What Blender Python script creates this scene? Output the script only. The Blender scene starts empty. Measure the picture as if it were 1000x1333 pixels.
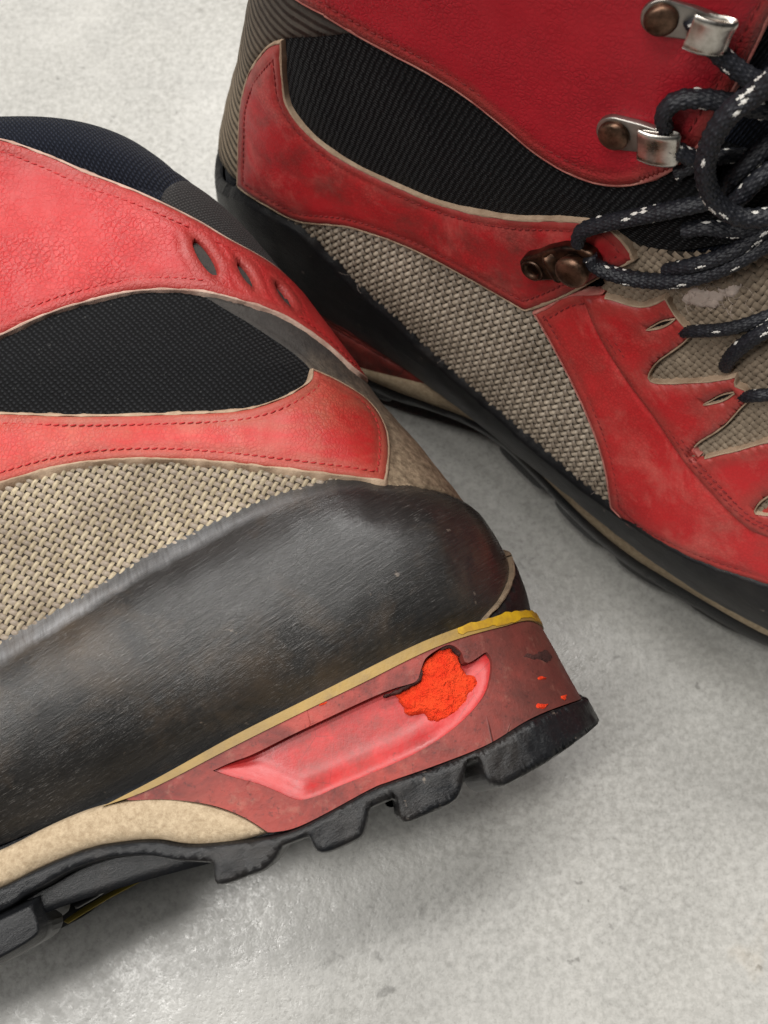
import bpy, bmesh, math, random
import numpy as np
from math import sin, cos, pi, radians, sqrt
from mathutils import Vector, Matrix, noise
from mathutils.bvhtree import BVHTree
from mathutils.kdtree import KDTree
from mathutils.geometry import delaunay_2d_cdt

random.seed(4); rng = np.random.default_rng(4)
scene = bpy.context.scene
COL = scene.collection

# ------------------------------------------------------------------ camera
FOC, PITCH, CAMH = 1300.0, radians(70), 0.316          # focal length in photo pixels (1000 wide)
cam_d = bpy.data.cameras.new('camera'); cam = bpy.data.objects.new('camera', cam_d); COL.objects.link(cam)
cam.location = (0, 0, CAMH); cam.rotation_euler = (pi/2 - PITCH, 0, 0)
cam_d.sensor_fit = 'HORIZONTAL'; cam_d.sensor_width = 36.0; cam_d.lens = 36.0*FOC/1000
cam_d.clip_start = 0.01; cam_d.clip_end = 50
cam_d.dof.use_dof = True; cam_d.dof.focus_distance = 0.222; cam_d.dof.aperture_fstop = 36
scene.camera = cam

# ------------------------------------------------------------------ light
world = bpy.data.worlds.new('World'); scene.world = world; world.use_nodes = True
bgn = world.node_tree.nodes['Background']; bgn.inputs[0].default_value = (0.93, 0.97, 1.0, 1); bgn.inputs[1].default_value = 0.035
def area(name, loc, target, sx, sy, power, col):
    l = bpy.data.lights.new(name, 'AREA'); l.shape = 'RECTANGLE'; l.size = sx; l.size_y = sy; l.energy = power; l.color = col
    o = bpy.data.objects.new(name, l); COL.objects.link(o); o.location = loc
    o.rotation_euler = (Vector(target)-Vector(loc)).to_track_quat('-Z', 'Y').to_euler(); return o
area('room_or_fill_light', (-0.60, -0.14, 1.9), (0, 0.1, 0), 0.16, 0.8, 17, (1.0, 0.975, 0.93))
area('room_or_fill_light', (0.26, 1.15, 1.45), (0, 0.1, 0), 0.9, 0.32, 25, (1.0, 0.98, 0.95))  # stands for window light coming from behind the boots
area('room_or_fill_light', (-0.12, 0.50, 1.9), (0, 0.1, 0), 0.8, 0.16, 17, (1.0, 0.975, 0.94))
area('room_or_fill_light', (-1.15, -0.55, 1.25), (0, 0.1, 0), 0.3, 0.6, 11, (1.0, 0.98, 0.95))  # fill light, added to brighten the standing boot's near side
scene.view_settings.view_transform = 'Standard'; scene.view_settings.look = 'None'
scene.view_settings.exposure = 0.12; scene.view_settings.gamma = 1.0; scene.view_settings.use_curve_mapping = False

# survey rays: where a point of the photograph lies on a surface
CR = np.array([1., 0, 0]); CU = np.array([0, sin(PITCH), cos(PITCH)]); CD = np.array([0, cos(PITCH), -sin(PITCH)])
CC = np.array([0, 0, CAMH])
def ray(px, py):
    d = CD + CR*(px-500)/FOC - CU*(py-666.5)/FOC
    return d/np.linalg.norm(d)

# ------------------------------------------------------------------ materials
MATS = {}
class NT:
    def __init__(s, name):
        s.m = bpy.data.materials.new(name); s.m.use_nodes = True; s.t = s.m.node_tree; s.n = s.t.nodes
        s.b = s.n['Principled BSDF']; MATS[name] = s.m
        s.co = s.n.new('ShaderNodeTexCoord')
    def node(s, typ, **kw):
        n = s.n.new('ShaderNode'+typ)
        for k, v in kw.items(): setattr(n, k, v)
        return n
    def link(s, a, b): s.t.links.new(a, b)
    def coord(s, kind='Object', scale=(1, 1, 1), rot=(0, 0, 0), pre=None):
        src = s.co.outputs[kind]
        if pre:
            m0 = s.node('Mapping'); m0.inputs['Rotation'].default_value = pre; s.link(src, m0.inputs[0]); src = m0.outputs[0]
        mp = s.node('Mapping'); mp.inputs['Scale'].default_value = scale; mp.inputs['Rotation'].default_value = rot
        s.link(src, mp.inputs[0]); return mp.outputs[0]
    def noise(s, scale, detail=4, rough=.55, vec=None, dist=0):
        n = s.node('TexNoise'); n.inputs['Scale'].default_value = scale; n.inputs['Detail'].default_value = detail
        n.inputs['Roughness'].default_value = rough; n.inputs['Distortion'].default_value = dist
        s.link(vec if vec is not None else s.co.outputs['Object'], n.inputs['Vector']); return n.outputs[0]
    def voro(s, scale, feature='F1', vec=None, out='Distance', rnd=1.0):
        n = s.node('TexVoronoi', feature=feature); n.inputs['Scale'].default_value = scale; n.inputs['Randomness'].default_value = rnd
        s.link(vec if vec is not None else s.co.outputs['Object'], n.inputs['Vector']); return n.outputs[out]
    def ramp(s, fac, stops, interp='LINEAR'):
        r = s.node('ValToRGB'); r.color_ramp.interpolation = interp; e = r.color_ramp.elements
        while len(e) < len(stops): e.new(0.5)
        for i, (p, c) in enumerate(stops):
            e[i].position = p; e[i].color = (c, c, c, 1) if isinstance(c, (int, float)) else (*c, 1)
        s.link(fac, r.inputs[0]); return r.outputs[0]
    def mix(s, fac, a, b, mode='MIX'):
        n = s.node('Mix', data_type='RGBA', blend_type=mode)
        for idx, v in ((0, fac), (6, a), (7, b)):
            if isinstance(v, (int, float)): n.inputs[idx].default_value = v
            elif isinstance(v, tuple): n.inputs[idx].default_value = (*v, 1)
            else: s.link(v, n.inputs[idx])
        return n.outputs[2]
    def math(s, op, a, b=0.0):
        n = s.node('Math', operation=op)
        for i, v in enumerate((a, b)):
            if isinstance(v, (int, float)): n.inputs[i].default_value = v
            else: s.link(v, n.inputs[i])
        return n.outputs[0]
    def bump(s, h, strength=.5, dist=.001, prev=None):
        n = s.node('Bump'); n.inputs['Strength'].default_value = strength; n.inputs['Distance'].default_value = dist
        s.link(h, n.inputs['Height'])
        if prev is not None: s.link(prev, n.inputs['Normal'])
        return n.outputs[0]
    def out(s, col=None, rough=None, nrm=None, spec=.5, sheen=0, coat=0, sss=0):
        b = s.b
        if col is not None:
            if isinstance(col, tuple): b.inputs['Base Color'].default_value = (*col, 1)
            else: s.link(col, b.inputs['Base Color'])
        if rough is not None:
            if isinstance(rough, (int, float)): b.inputs['Roughness'].default_value = rough
            else: s.link(rough, b.inputs['Roughness'])
        if nrm is not None: s.link(nrm, b.inputs['Normal'])
        b.inputs['Specular IOR Level'].default_value = spec
        b.inputs['Sheen Weight'].default_value = sheen; b.inputs['Sheen Roughness'].default_value = .4
        b.inputs['Coat Weight'].default_value = coat
        return s.m

def m_leather(name, c0, c1, grain=520, gs=.45, dirt=.45, dirtcol=(.20, .115, .07), rough=.42, creases=.35, dscale=30, scuff=0.0, scol=(.66, .20, .15)):
    k = NT(name)
    big = k.ramp(k.noise(26, 4, .6), [(.32, 0.0), (.68, 1.0)])
    col = k.mix(big, c0, c1)
    sm = k.math('MULTIPLY', k.ramp(k.noise(1, 6, .72, vec=k.coord('Object', (75, 40, 60), (.2, .1, .7)), dist=.5), [(.50, 0.0), (.70, 1.0)]), scuff)
    col = k.mix(sm, col, scol)
    dn = k.ramp(k.noise(dscale, 6, .68, dist=.6), [(.50, 0.0), (.72, 1.0)])
    st = k.ramp(k.noise(1, 5, .7, vec=k.coord('Object', (60, 240, 160), (0, 0, .6))), [(.45, 0.0), (.75, 1.0)])
    dm = k.math('MULTIPLY', k.math('ADD', k.math('MULTIPLY', dn, .7), k.math('MULTIPLY', st, .5)), dirt)
    col = k.mix(dm, col, dirtcol)
    at = k.node('Attribute', attribute_name='edged')
    ed = k.ramp(k.math('ADD', at.outputs[2], k.math('MULTIPLY', k.math('SUBTRACT', k.noise(110, 5, .75), .5), 5.0)), [(.4, .55), (1.0, 0.0)])
    ed2 = k.ramp(k.math('DIVIDE', k.math('ADD', at.outputs[2], k.math('MULTIPLY', k.math('SUBTRACT', k.noise(60, 5, .75), .5), 9.0)), 6.0), [(.2, 1.0), (.9, 0.0)])
    col = k.mix(k.math('MULTIPLY', ed2, .42), col, tuple(.5*x+.5*y for x, y in zip(dirtcol, (.16, .07, .05))))
    nz = k.node('TexNoise'); nz.inputs['Scale'].default_value = grain*.7; nz.inputs['Detail'].default_value = 2; k.link(k.co.outputs['Object'], nz.inputs['Vector'])
    vadd = k.node('VectorMath', operation='MULTIPLY_ADD'); vadd.inputs[1].default_value = (1.0/grain,)*3
    k.link(nz.outputs[1], vadd.inputs[0]); k.link(k.co.outputs['Object'], vadd.inputs[2])
    v = k.voro(grain, 'DISTANCE_TO_EDGE', vec=vadd.outputs[0])
    cr = k.ramp(v, [(0.0, 0.0), (.22, 1.0)])
    fine = k.noise(2200, 3, .6)
    crease = k.noise(1, 4, .65, vec=k.coord('Object', (130, 420, 260), (.3, .2, .5)), dist=.8)
    pat = k.ramp(k.noise(55, 3, .6), [(.35, .25), (.65, 1.0)])
    col = k.mix(k.math('MULTIPLY', k.math('MULTIPLY', k.math('SUBTRACT', 1.0, cr), .38), pat), col, tuple(x*.4 for x in c0))
    n1 = k.bump(crease, creases*.35, .0008)
    n2 = k.bump(k.math('MULTIPLY', cr, pat), gs, .00016, n1); n3 = k.bump(fine, .2, .00012, n2)
    rg = k.ramp(k.noise(120, 4, .6), [(.3, rough-.06), (.7, rough+.12)])
    return k.out(col, rg, n3, spec=.36)
m_leather('leather_old', (.41, .017, .017), (.50, .036, .030), grain=1000, gs=.35, dirt=.65, dirtcol=(.27, .145, .08), rough=.48, scuff=.35, scol=(.60, .15, .11))
m_leather('leather_cuff', (.40, .015, .017), (.48, .026, .026), grain=820, gs=.55, dirt=.10, dirtcol=(.25, .05, .04), rough=.46, creases=.8, scuff=.22, scol=(.60, .12, .10))
m_leather('leather_deep', (.40, .012, .024), (.48, .018, .030), grain=900, gs=.55, dirt=.03, rough=.42, creases=.5)
m_leather('leather_band', (.42, .014, .020), (.50, .030, .030), grain=1000, gs=.25, dirt=.85, dirtcol=(.10, .045, .035), rough=.46, dscale=44, scuff=.5, scol=(.62, .17, .14))
m_leather('leather_vamp', (.50, .016, .020), (.56, .034, .034), grain=1000, gs=.18, dirt=.45, dirtcol=(.22, .075, .055), rough=.46, dscale=36, scuff=.42, scol=(.66, .20, .16))

def m_plain(name, c0, c1, scale=200, rough=.7, bs=.3, bd=.0005, spec=.3, sheen=0, grime=0.0):
    k = NT(name); f = k.noise(scale, 5, .65)
    c = k.mix(k.ramp(f, [(.3, 0.0), (.7, 1.0)]), c0, c1)
    if grime: c = k.mix(k.math('MULTIPLY', k.ramp(k.noise(34, 6, .75), [(.42, 0.0), (.70, 1.0)]), grime), c, (.11, .08, .055)); c = k.mix(k.math('MULTIPLY', k.ramp(k.noise(1300, 3, .7), [(.45, 0.0), (.65, 1.0)]), .35), c, (.08, .06, .045))
    return k.out(c, rough, k.bump(k.noise(scale*4, 4, .7), bs, bd), spec, sheen)
m_plain('cut_edge', (.26, .17, .11), (.46, .34, .24), 220, .85, .6, .0004)
m_plain('cut_edge_pale', (.30, .17, .13), (.56, .41, .33), 160, .85, .6, .0004)
m_plain('cut_edge_red', (.40, .09, .08), (.52, .25, .20), 200, .8, .6, .0004)
m_plain('thread_red', (.33, .012, .014), (.46, .03, .03), 500, .6)
m_plain('thread_dark', (.15, .012, .013), (.26, .03, .03), 300, .7)
m_plain('weave_gold', (.34, .275, .175), (.50, .42, .29), 150, .5, .4, .0003, .4, 0, .6)
m_plain('weave_grey', (.23, .185, .14), (.36, .295, .23), 150, .5, .4, .0003, .4, 0, .6)
m_plain('weave_pale', (.34, .28, .21), (.48, .40, .31), 150, .5, .4, .0003, .4, 0, .6)
m_plain('weave_dim', (.17, .135, .10), (.27, .215, .165), 150, .5, .4, .0003, .4, 0, .6)
m_plain('weave_base', (.020, .016, .013), (.05, .037, .026), 400, .9)
m_plain('tongue_yarn', (.20, .155, .11), (.33, .26, .19), 180, .75, .4, .0003, .3, 0, .6)
m_plain('suede_dusty', (.17, .125, .085), (.30, .225, .15), 420, .95, .9, .0008, .15)
m_plain('foam_torn', (.78, .030, .008), (.95, .085, .02), 260, .9, 1.0, .0018, .2)
m_plain('fuzz', (.42, .34, .29), (.58, .48, .42), 300, .95)
m_plain('lace_black', (.006, .0065, .009), (.018, .019, .025), 900, .5, .3, .0002, .4)
m_plain('lace_white', (.62, .60, .55), (.78, .76, .72), 900, .6)
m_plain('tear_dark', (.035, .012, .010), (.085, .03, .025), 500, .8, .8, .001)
m_plain('yellow_shank', (.42, .30, .04), (.55, .40, .06), 200, .6)

# cream EVA foam, sanded
k = NT('eva_cream'); f = k.noise(760, 5, .8); g = k.noise(40, 3, .6)
c = k.mix(k.ramp(f, [(.33, 0.0), (.66, 1.0)]), (.29, .215, .135), (.52, .415, .285)); c = k.mix(k.math('MULTIPLY', g, .3), c, (.30, .21, .12))
k.out(c, .85, k.bump(f, .6, .0005), .25)

# knitted mesh
def m_knit(name, c0, c1, sx, sy, ang=0, fleck=.0, bs=.8):
    k = NT(name)
    v = k.coord('UV', (sx, sy, 1), (0, 0, ang))
    w1 = k.node('TexWave', wave_type='BANDS', bands_direction='X'); w1.inputs['Scale'].default_value = 1; w1.inputs['Distortion'].default_value = 2.6
    w1.inputs['Detail'].default_value = 2; w1.inputs['Detail Scale'].default_value = 1.5
    w2 = k.node('TexWave', wave_type='BANDS', bands_direction='Y'); w2.inputs['Scale'].default_value = 1; w2.inputs['Distortion'].default_value = 1.2
    for w in (w1, w2): k.link(v, w.inputs[0])
    h = k.math('MULTIPLY', w1.outputs[1], k.math('ADD', k.math('MULTIPLY', w2.outputs[1], .7), .3))
    n = k.noise(700, 4, .7)
    col = k.mix(k.ramp(k.math('ADD', k.math('MULTIPLY', h, .8), k.math('MULTIPLY', n, .4)), [(.3, 0.0), (.95, 1.0)]), c0, c1)
    if fleck:
        fl = k.ramp(k.noise(900, 2, .5), [(.70, 0.0), (.78, 1.0)]); col = k.mix(k.math('MULTIPLY', fl, fleck), col, (.20, .20, .19))
    nn = k.bump(k.math('ADD', h, k.math('MULTIPLY', n, .5)), bs, .0006)
    return k.out(col, .85, nn, .15, .05)
m_knit('mesh_black', (.003, .003, .0035), (.019, .020, .022), 260, 330, .35, .25)
m_knit('mesh_rib', (.002, .002, .0025), (.009, .0095, .011), 210, 420, .15, .16)
m_knit('fabric_navy', (.003, .004, .008), (.016, .020, .033), 420, 230, .5, .06)
m_knit('fabric_grey', (.020, .019, .019), (.058, .054, .052), 420, 420, .4, .06)

# grey strip at the heel whose lower end is caked with dust
k = NT('strip_dusty'); sep = k.node('SeparateXYZ'); k.link(k.co.outputs['UV'], sep.inputs[0])
z = k.math('ADD', sep.outputs[1], k.math('MULTIPLY', k.math('SUBTRACT', k.noise(60, 5, .7), .5), .03))
f = k.ramp(z, [(.080, 1.0), (.112, 0.0)]); n = k.noise(520, 5, .7)
dark = k.mix(n, (.030, .028, .027), (.075, .068, .062)); tan = k.mix(k.ramp(n, [(.35, 0.0), (.65, 1.0)]), (.13, .095, .062), (.34, .26, .175))
k.out(k.mix(f, dark, tan), .92, k.bump(n, .7, .0007), .2)
# ribbed elastic
k = NT('strip_ribbed'); sep = k.node('SeparateXYZ'); k.link(k.co.outputs['UV'], sep.inputs[0])
z = k.math('ADD', sep.outputs[1], k.math('MULTIPLY', k.math('SUBTRACT', k.noise(60, 5, .7), .5), .03))
w = k.node('TexWave', wave_type='BANDS', bands_direction='Y'); w.inputs['Scale'].default_value = 120; w.inputs['Distortion'].default_value = .6; k.link(k.co.outputs['UV'], w.inputs[0])
f = k.ramp(z, [(.088, 1.0), (.15, 0.0)]); n = k.noise(520, 5, .7)
dark = k.mix(n, (.022, .020, .019), (.060, .054, .05)); tan = k.mix(n, (.10, .075, .052), (.26, .205, .145))
k.out(k.mix(f, dark, tan), .9, k.bump(w.outputs[1], .9, .0008, k.bump(n, .5, .0004)), .2)

# rubber
def m_rubber(name, c0, c1, dust=(.10, .075, .055), damt=.4, rough=.42, streak=(14, 260), sc=.35, spec=.5, worn=None):
    k = NT(name)
    uv = k.coord('UV', (streak[0], streak[1], 1), (0, 0, 0), (0, 0, .22))
    s1 = k.noise(4, 6, .75, vec=uv); s2 = k.noise(16, 4, .7, vec=uv)
    big = k.noise(22, 4, .6)
    col = k.mix(k.ramp(k.math('ADD', k.math('MULTIPLY', s1, .55), k.math('MULTIPLY', big, .45)), [(.35, 0.0), (.68, 1.0)]), c0, c1)
    d = k.math('MULTIPLY', k.ramp(k.noise(34, 6, .72, dist=.4), [(.48, 0.0), (.74, 1.0)]), damt)
    col = k.mix(d, col, dust)
    sp = k.ramp(k.noise(300, 3, .6), [(.70, 0.0), (.76, 1.0)]); col = k.mix(k.math('MULTIPLY', sp, .4), col, (.30, .24, .19))
    scr = k.math('MULTIPLY', k.ramp(s2, [(.58, 0.0), (.66, 1.0)]), k.ramp(k.noise(40, 4, .7), [(.45, .1), (.65, 1.0)])); col = k.mix(k.math('MULTIPLY', scr, sc), col, (.20, .19, .18))
    if worn:  # pale scuffed top edge, with the bevel's highlight painted into the colour
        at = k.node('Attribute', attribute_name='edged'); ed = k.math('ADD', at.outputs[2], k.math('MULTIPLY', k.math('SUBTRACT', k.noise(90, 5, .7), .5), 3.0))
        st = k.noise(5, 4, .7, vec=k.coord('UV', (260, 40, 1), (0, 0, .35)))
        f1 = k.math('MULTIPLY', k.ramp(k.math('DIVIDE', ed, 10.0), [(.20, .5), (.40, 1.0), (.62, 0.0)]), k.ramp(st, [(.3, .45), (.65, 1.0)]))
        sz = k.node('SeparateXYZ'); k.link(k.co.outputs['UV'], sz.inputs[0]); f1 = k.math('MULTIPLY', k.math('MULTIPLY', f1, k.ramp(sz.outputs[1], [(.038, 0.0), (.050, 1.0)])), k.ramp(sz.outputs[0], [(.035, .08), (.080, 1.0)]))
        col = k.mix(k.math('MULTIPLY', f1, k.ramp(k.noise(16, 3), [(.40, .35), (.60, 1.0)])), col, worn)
    rg = k.ramp(k.math('ADD', k.math('MULTIPLY', s1, .5), k.math('MULTIPLY', big, .5)), [(.3, rough+.16), (.7, rough-.06)])
    n1 = k.bump(s1, .6, .00024); n2 = k.bump(s2, .6, .00005, n1); n3 = k.bump(k.noise(160, 4, .6), .2, .0005, n2)
    return k.out(col, rg, n3, spec)
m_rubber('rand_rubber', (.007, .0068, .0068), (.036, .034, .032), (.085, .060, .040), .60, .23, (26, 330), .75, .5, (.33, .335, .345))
m_rubber('rand_bevel', (.030, .032, .036), (.12, .125, .135), (.10, .085, .07), .3, .30, (260, 30), .3)
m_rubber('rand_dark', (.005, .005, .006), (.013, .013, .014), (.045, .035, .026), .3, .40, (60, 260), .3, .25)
m_rubber('outsole_rubber', (.004, .0045, .0055), (.012, .0125, .014), (.05, .038, .028), .35, .30, (90, 200), .3, .3)

# heel PU, red-brown, dirty, and the glossy recess
k = NT('heel_pu'); n = k.noise(36, 6, .7, dist=.5); n2 = k.noise(260, 5, .7)
c = k.mix(k.ramp(n, [(.36, 0.0), (.62, 1.0)]), (.10, .020, .016), (.35, .050, .038))
sx = k.node('SeparateXYZ'); k.link(k.co.outputs['UV'], sx.inputs[0])
c = k.mix(k.math('MULTIPLY', k.ramp(k.math('ADD', sx.outputs[0], k.math('MULTIPLY', k.math('SUBTRACT', n, .5), .03)), [(.015, 1.0), (.050, 0.0)]), .7), c, (.085, .030, .024))
c = k.mix(k.math('MULTIPLY', k.ramp(k.noise(18, 4, .6), [(.5, 0.0), (.75, 1.0)]), .45), c, (.20, .11, .075))
c = k.mix(k.math('MULTIPLY', k.ramp(n2, [(.56, 0.0), (.70, 1.0)]), .25), c, (.34, .18, .13))
c = k.mix(k.math('MULTIPLY', k.ramp(k.noise(700, 3, .7), [(.58, 0.0), (.70, 1.0)]), .6), c, (.05, .016, .014))
crk = k.ramp(k.voro(70, 'DISTANCE_TO_EDGE', vec=k.coord('Object', (1, 1, .6))), [(0.0, 1.0), (.012, 0.0)])
msk = k.ramp(k.noise(30, 2), [(.55, 0.0), (.62, 1.0)]); crk = k.math('MULTIPLY', crk, msk)
c = k.mix(k.math('MULTIPLY', crk, .8), c, (.03, .01, .01))
k.out(c, .58, k.bump(n2, .45, .0005, k.bump(crk, .5, .0005, k.bump(k.noise(900, 3, .7), .3, .0002))), .35)
k = NT('recess_red'); n = k.noise(70, 6, .7, dist=.4); n2 = k.noise(400, 4, .7)
c = k.mix(k.ramp(n, [(.35, 0.0), (.7, 1.0)]), (.36, .016, .017), (.47, .030, .027))
c = k.mix(k.math('MULTIPLY', k.ramp(k.noise(55, 6, .75), [(.50, 0.0), (.66, 1.0)]), .65), c, (.17, .035, .028))
crk = k.ramp(k.voro(110, 'DISTANCE_TO_EDGE'), [(0.0, 1.0), (.010, 0.0)]); crk = k.math('MULTIPLY', crk, k.ramp(k.noise(40, 2), [(.5, 0.0), (.6, 1.0)]))
c = k.mix(k.math('MULTIPLY', crk, .55), c, (.12, .02, .02))
c = k.mix(k.math('MULTIPLY', k.ramp(k.noise(600, 3, .7), [(.62, 0.0), (.72, 1.0)]), .5), c, (.10, .02, .018))
k.out(c, k.ramp(n, [(.3, .32), (.7, .50)]), k.bump(n2, .22, .0003), .42)
k = NT('welt_yellow'); n = k.noise(44, 5, .7); n2 = k.noise(300, 4, .7)
c = k.mix(k.ramp(n, [(.40, 0.0), (.75, 1.0)]), (.235, .150, .045), (.36, .225, .05))
c = k.mix(k.math('MULTIPLY', k.ramp(n2, [(.55, 0.0), (.75, 1.0)]), .5), c, (.15, .10, .05))
k.out(c, .5, k.bump(n2, .3, .0005), .4)
k = NT('welt_bright'); n = k.noise(90, 5, .7)
k.out(k.mix(k.ramp(n, [(.40, 0.0), (.6, 1.0)]), (.58, .36, .012), (.34, .19, .02)), .48, k.bump(k.noise(300, 4), .3, .0005), .4)

# metals
def m_metal(name, c0, c1, rough, sc=90):
    k = NT(name); n = k.noise(sc, 5, .7)
    k.b.inputs['Metallic'].default_value = 1.0
    return k.out(k.mix(k.ramp(n, [(.38, 0.0), (.62, 1.0)]), c0, c1), k.ramp(n, [(.3, rough), (.7, rough+.18)]), k.bump(k.noise(300, 4), .15, .0003))
m_metal('steel_dull', (.30, .27, .24), (.42, .40, .37), .34)
m_metal('steel_bright', (.36, .33, .29), (.66, .63, .58), .22, 260)
m_metal('bronze', (.08, .050, .034), (.24, .14, .095), .36, 260)
m_metal('bronze_dark', (.035, .028, .024), (.15, .085, .055), .34, 140)

# concrete
k = NT('concrete')
b1 = k.noise(7, 5, .62, dist=.3); b2 = k.noise(38, 6, .7); b3 = k.noise(420, 5, .75)
col = k.mix(k.ramp(b1, [(.30, 0.0), (.70, 1.0)]), (.29, .284, .262), (.445, .437, .412))
col = k.mix(k.math('MULTIPLY', k.ramp(b2, [(.42, 0.0), (.74, 1.0)]), .6), col, (.245, .241, .226))
col = k.mix(k.math('MULTIPLY', k.ramp(b3, [(.40, 0.0), (.66, 1.0)]), .5), col, (.54, .53, .50))
col = k.mix(k.math('MULTIPLY', k.ramp(k.noise(900, 3, .7), [(.54, 0.0), (.68, 1.0)]), .38), col, (.19, .185, .17))
dz = k.node('TexNoise'); dz.inputs['Scale'].default_value = 160; dz.inputs['Detail'].default_value = 4; k.link(k.co.outputs['Object'], dz.inputs['Vector'])
dv = k.node('VectorMath', operation='MULTIPLY_ADD'); dv.inputs[1].default_value = (.012,)*3; k.link(dz.outputs[1], dv.inputs[0]); k.link(k.co.outputs['Object'], dv.inputs[2]); dv = dv.outputs[0]
pv = k.voro(60, 'F1', vec=dv); pit = k.math('MULTIPLY', k.ramp(pv, [(.07, 1.0), (.13, 0.0)]), k.ramp(k.noise(16, 3), [(.50, 0.0), (.62, 1.0)]))
pv2 = k.voro(170, 'F1', vec=dv); pit2 = k.math('MULTIPLY', k.ramp(pv2, [(.10, 1.0), (.18, 0.0)]), k.ramp(k.noise(24, 3), [(.50, 0.0), (.66, 1.0)]))
pits = k.math('MAXIMUM', pit, pit2)
col = k.mix(k.math('MULTIPLY', pits, .6), col, (.13, .125, .115))
rust = k.ramp(k.noise(13, 5, .7), [(.66, 0.0), (.80, 1.0)]); col = k.mix(k.math('MULTIPLY', rust, .35), col, (.40, .31, .20))
rg = k.ramp(k.math('ADD', k.math('MULTIPLY', b3, .6), k.math('MULTIPLY', b2, .4)), [(.38, .16), (.62, .44)])
n1 = k.bump(b3, .10, .0005, k.bump(k.noise(1300, 3, .7), .18, .00012)); n2 = k.bump(pits, -.5, .0008, n1); n3 = k.bump(b2, .2, .002, n2)
k.out(col, rg, n3, .5)

# ------------------------------------------------------------------ mesh helpers
def link(name, me, parent=None, **props):
    o = bpy.data.objects.new(name, me); COL.objects.link(o)
    if parent is not None:
        o.parent = parent; o.matrix_parent_inverse = ROOTINV[parent.name] if parent.name in ROOTINV else Matrix.Identity(4)
        if parent.name not in ROOTINV: o.matrix_parent_inverse = Matrix.Identity(4)
    for a, v in props.items(): o[a] = v
    return o
ROOTINV = {}
def mesh(name, v, f, mats, mi=None, uv=None, smooth=True, sharp=0, edged=None):
    me = bpy.data.meshes.new(name)
    me.from_pydata([tuple(map(float, p)) for p in v], [], [tuple(int(i) for i in q) for q in f])
    for m in (mats if isinstance(mats, (list, tuple)) else [mats]): me.materials.append(MATS[m])
    if mi is not None: me.polygons.foreach_set('material_index', np.asarray(mi, dtype=np.int32))
    me.polygons.foreach_set('use_smooth', [smooth]*len(me.polygons))
    if edged is not None:
        at_ = me.attributes.new('edged', 'FLOAT', 'POINT'); at_.data.foreach_set('value', np.asarray(edged, dtype=np.float32))
    if uv is not None:
        l = me.uv_layers.new(name='UVMap'); idx = np.zeros(len(me.loops), dtype=np.int32); me.loops.foreach_get('vertex_index', idx)
        l.data.foreach_set('uv', np.asarray(uv, dtype=np.float32)[idx].ravel())
    me.update()
    if sharp: me.set_sharp_from_angle(angle=sharp)
    return me

def sstep(x): x = np.clip(x, 0, 1); return x*x*(3-2*x)
def catmull(K, t):
    """K: knots (n,m) at uniform t in 0..1 -> (len(t),m)"""
    n = len(K)-1; x = np.clip(t, 0, 1)*n; i = np.clip(np.floor(x).astype(int), 0, n-1); f = (x-i)[:, None]
    p1 = K[i]; p2 = K[i+1]
    p0 = np.where((i > 0)[:, None], K[np.maximum(i-1, 0)], 2*p1-p2); p3 = np.where((i < n-1)[:, None], K[np.minimum(i+2, n)], 2*p2-p1)
    return .5*((2*p1)+(-p0+p2)*f+(2*p0-5*p1+4*p2-p3)*f**2+(-p0+3*p1-3*p2+p3)*f**3)

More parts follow.
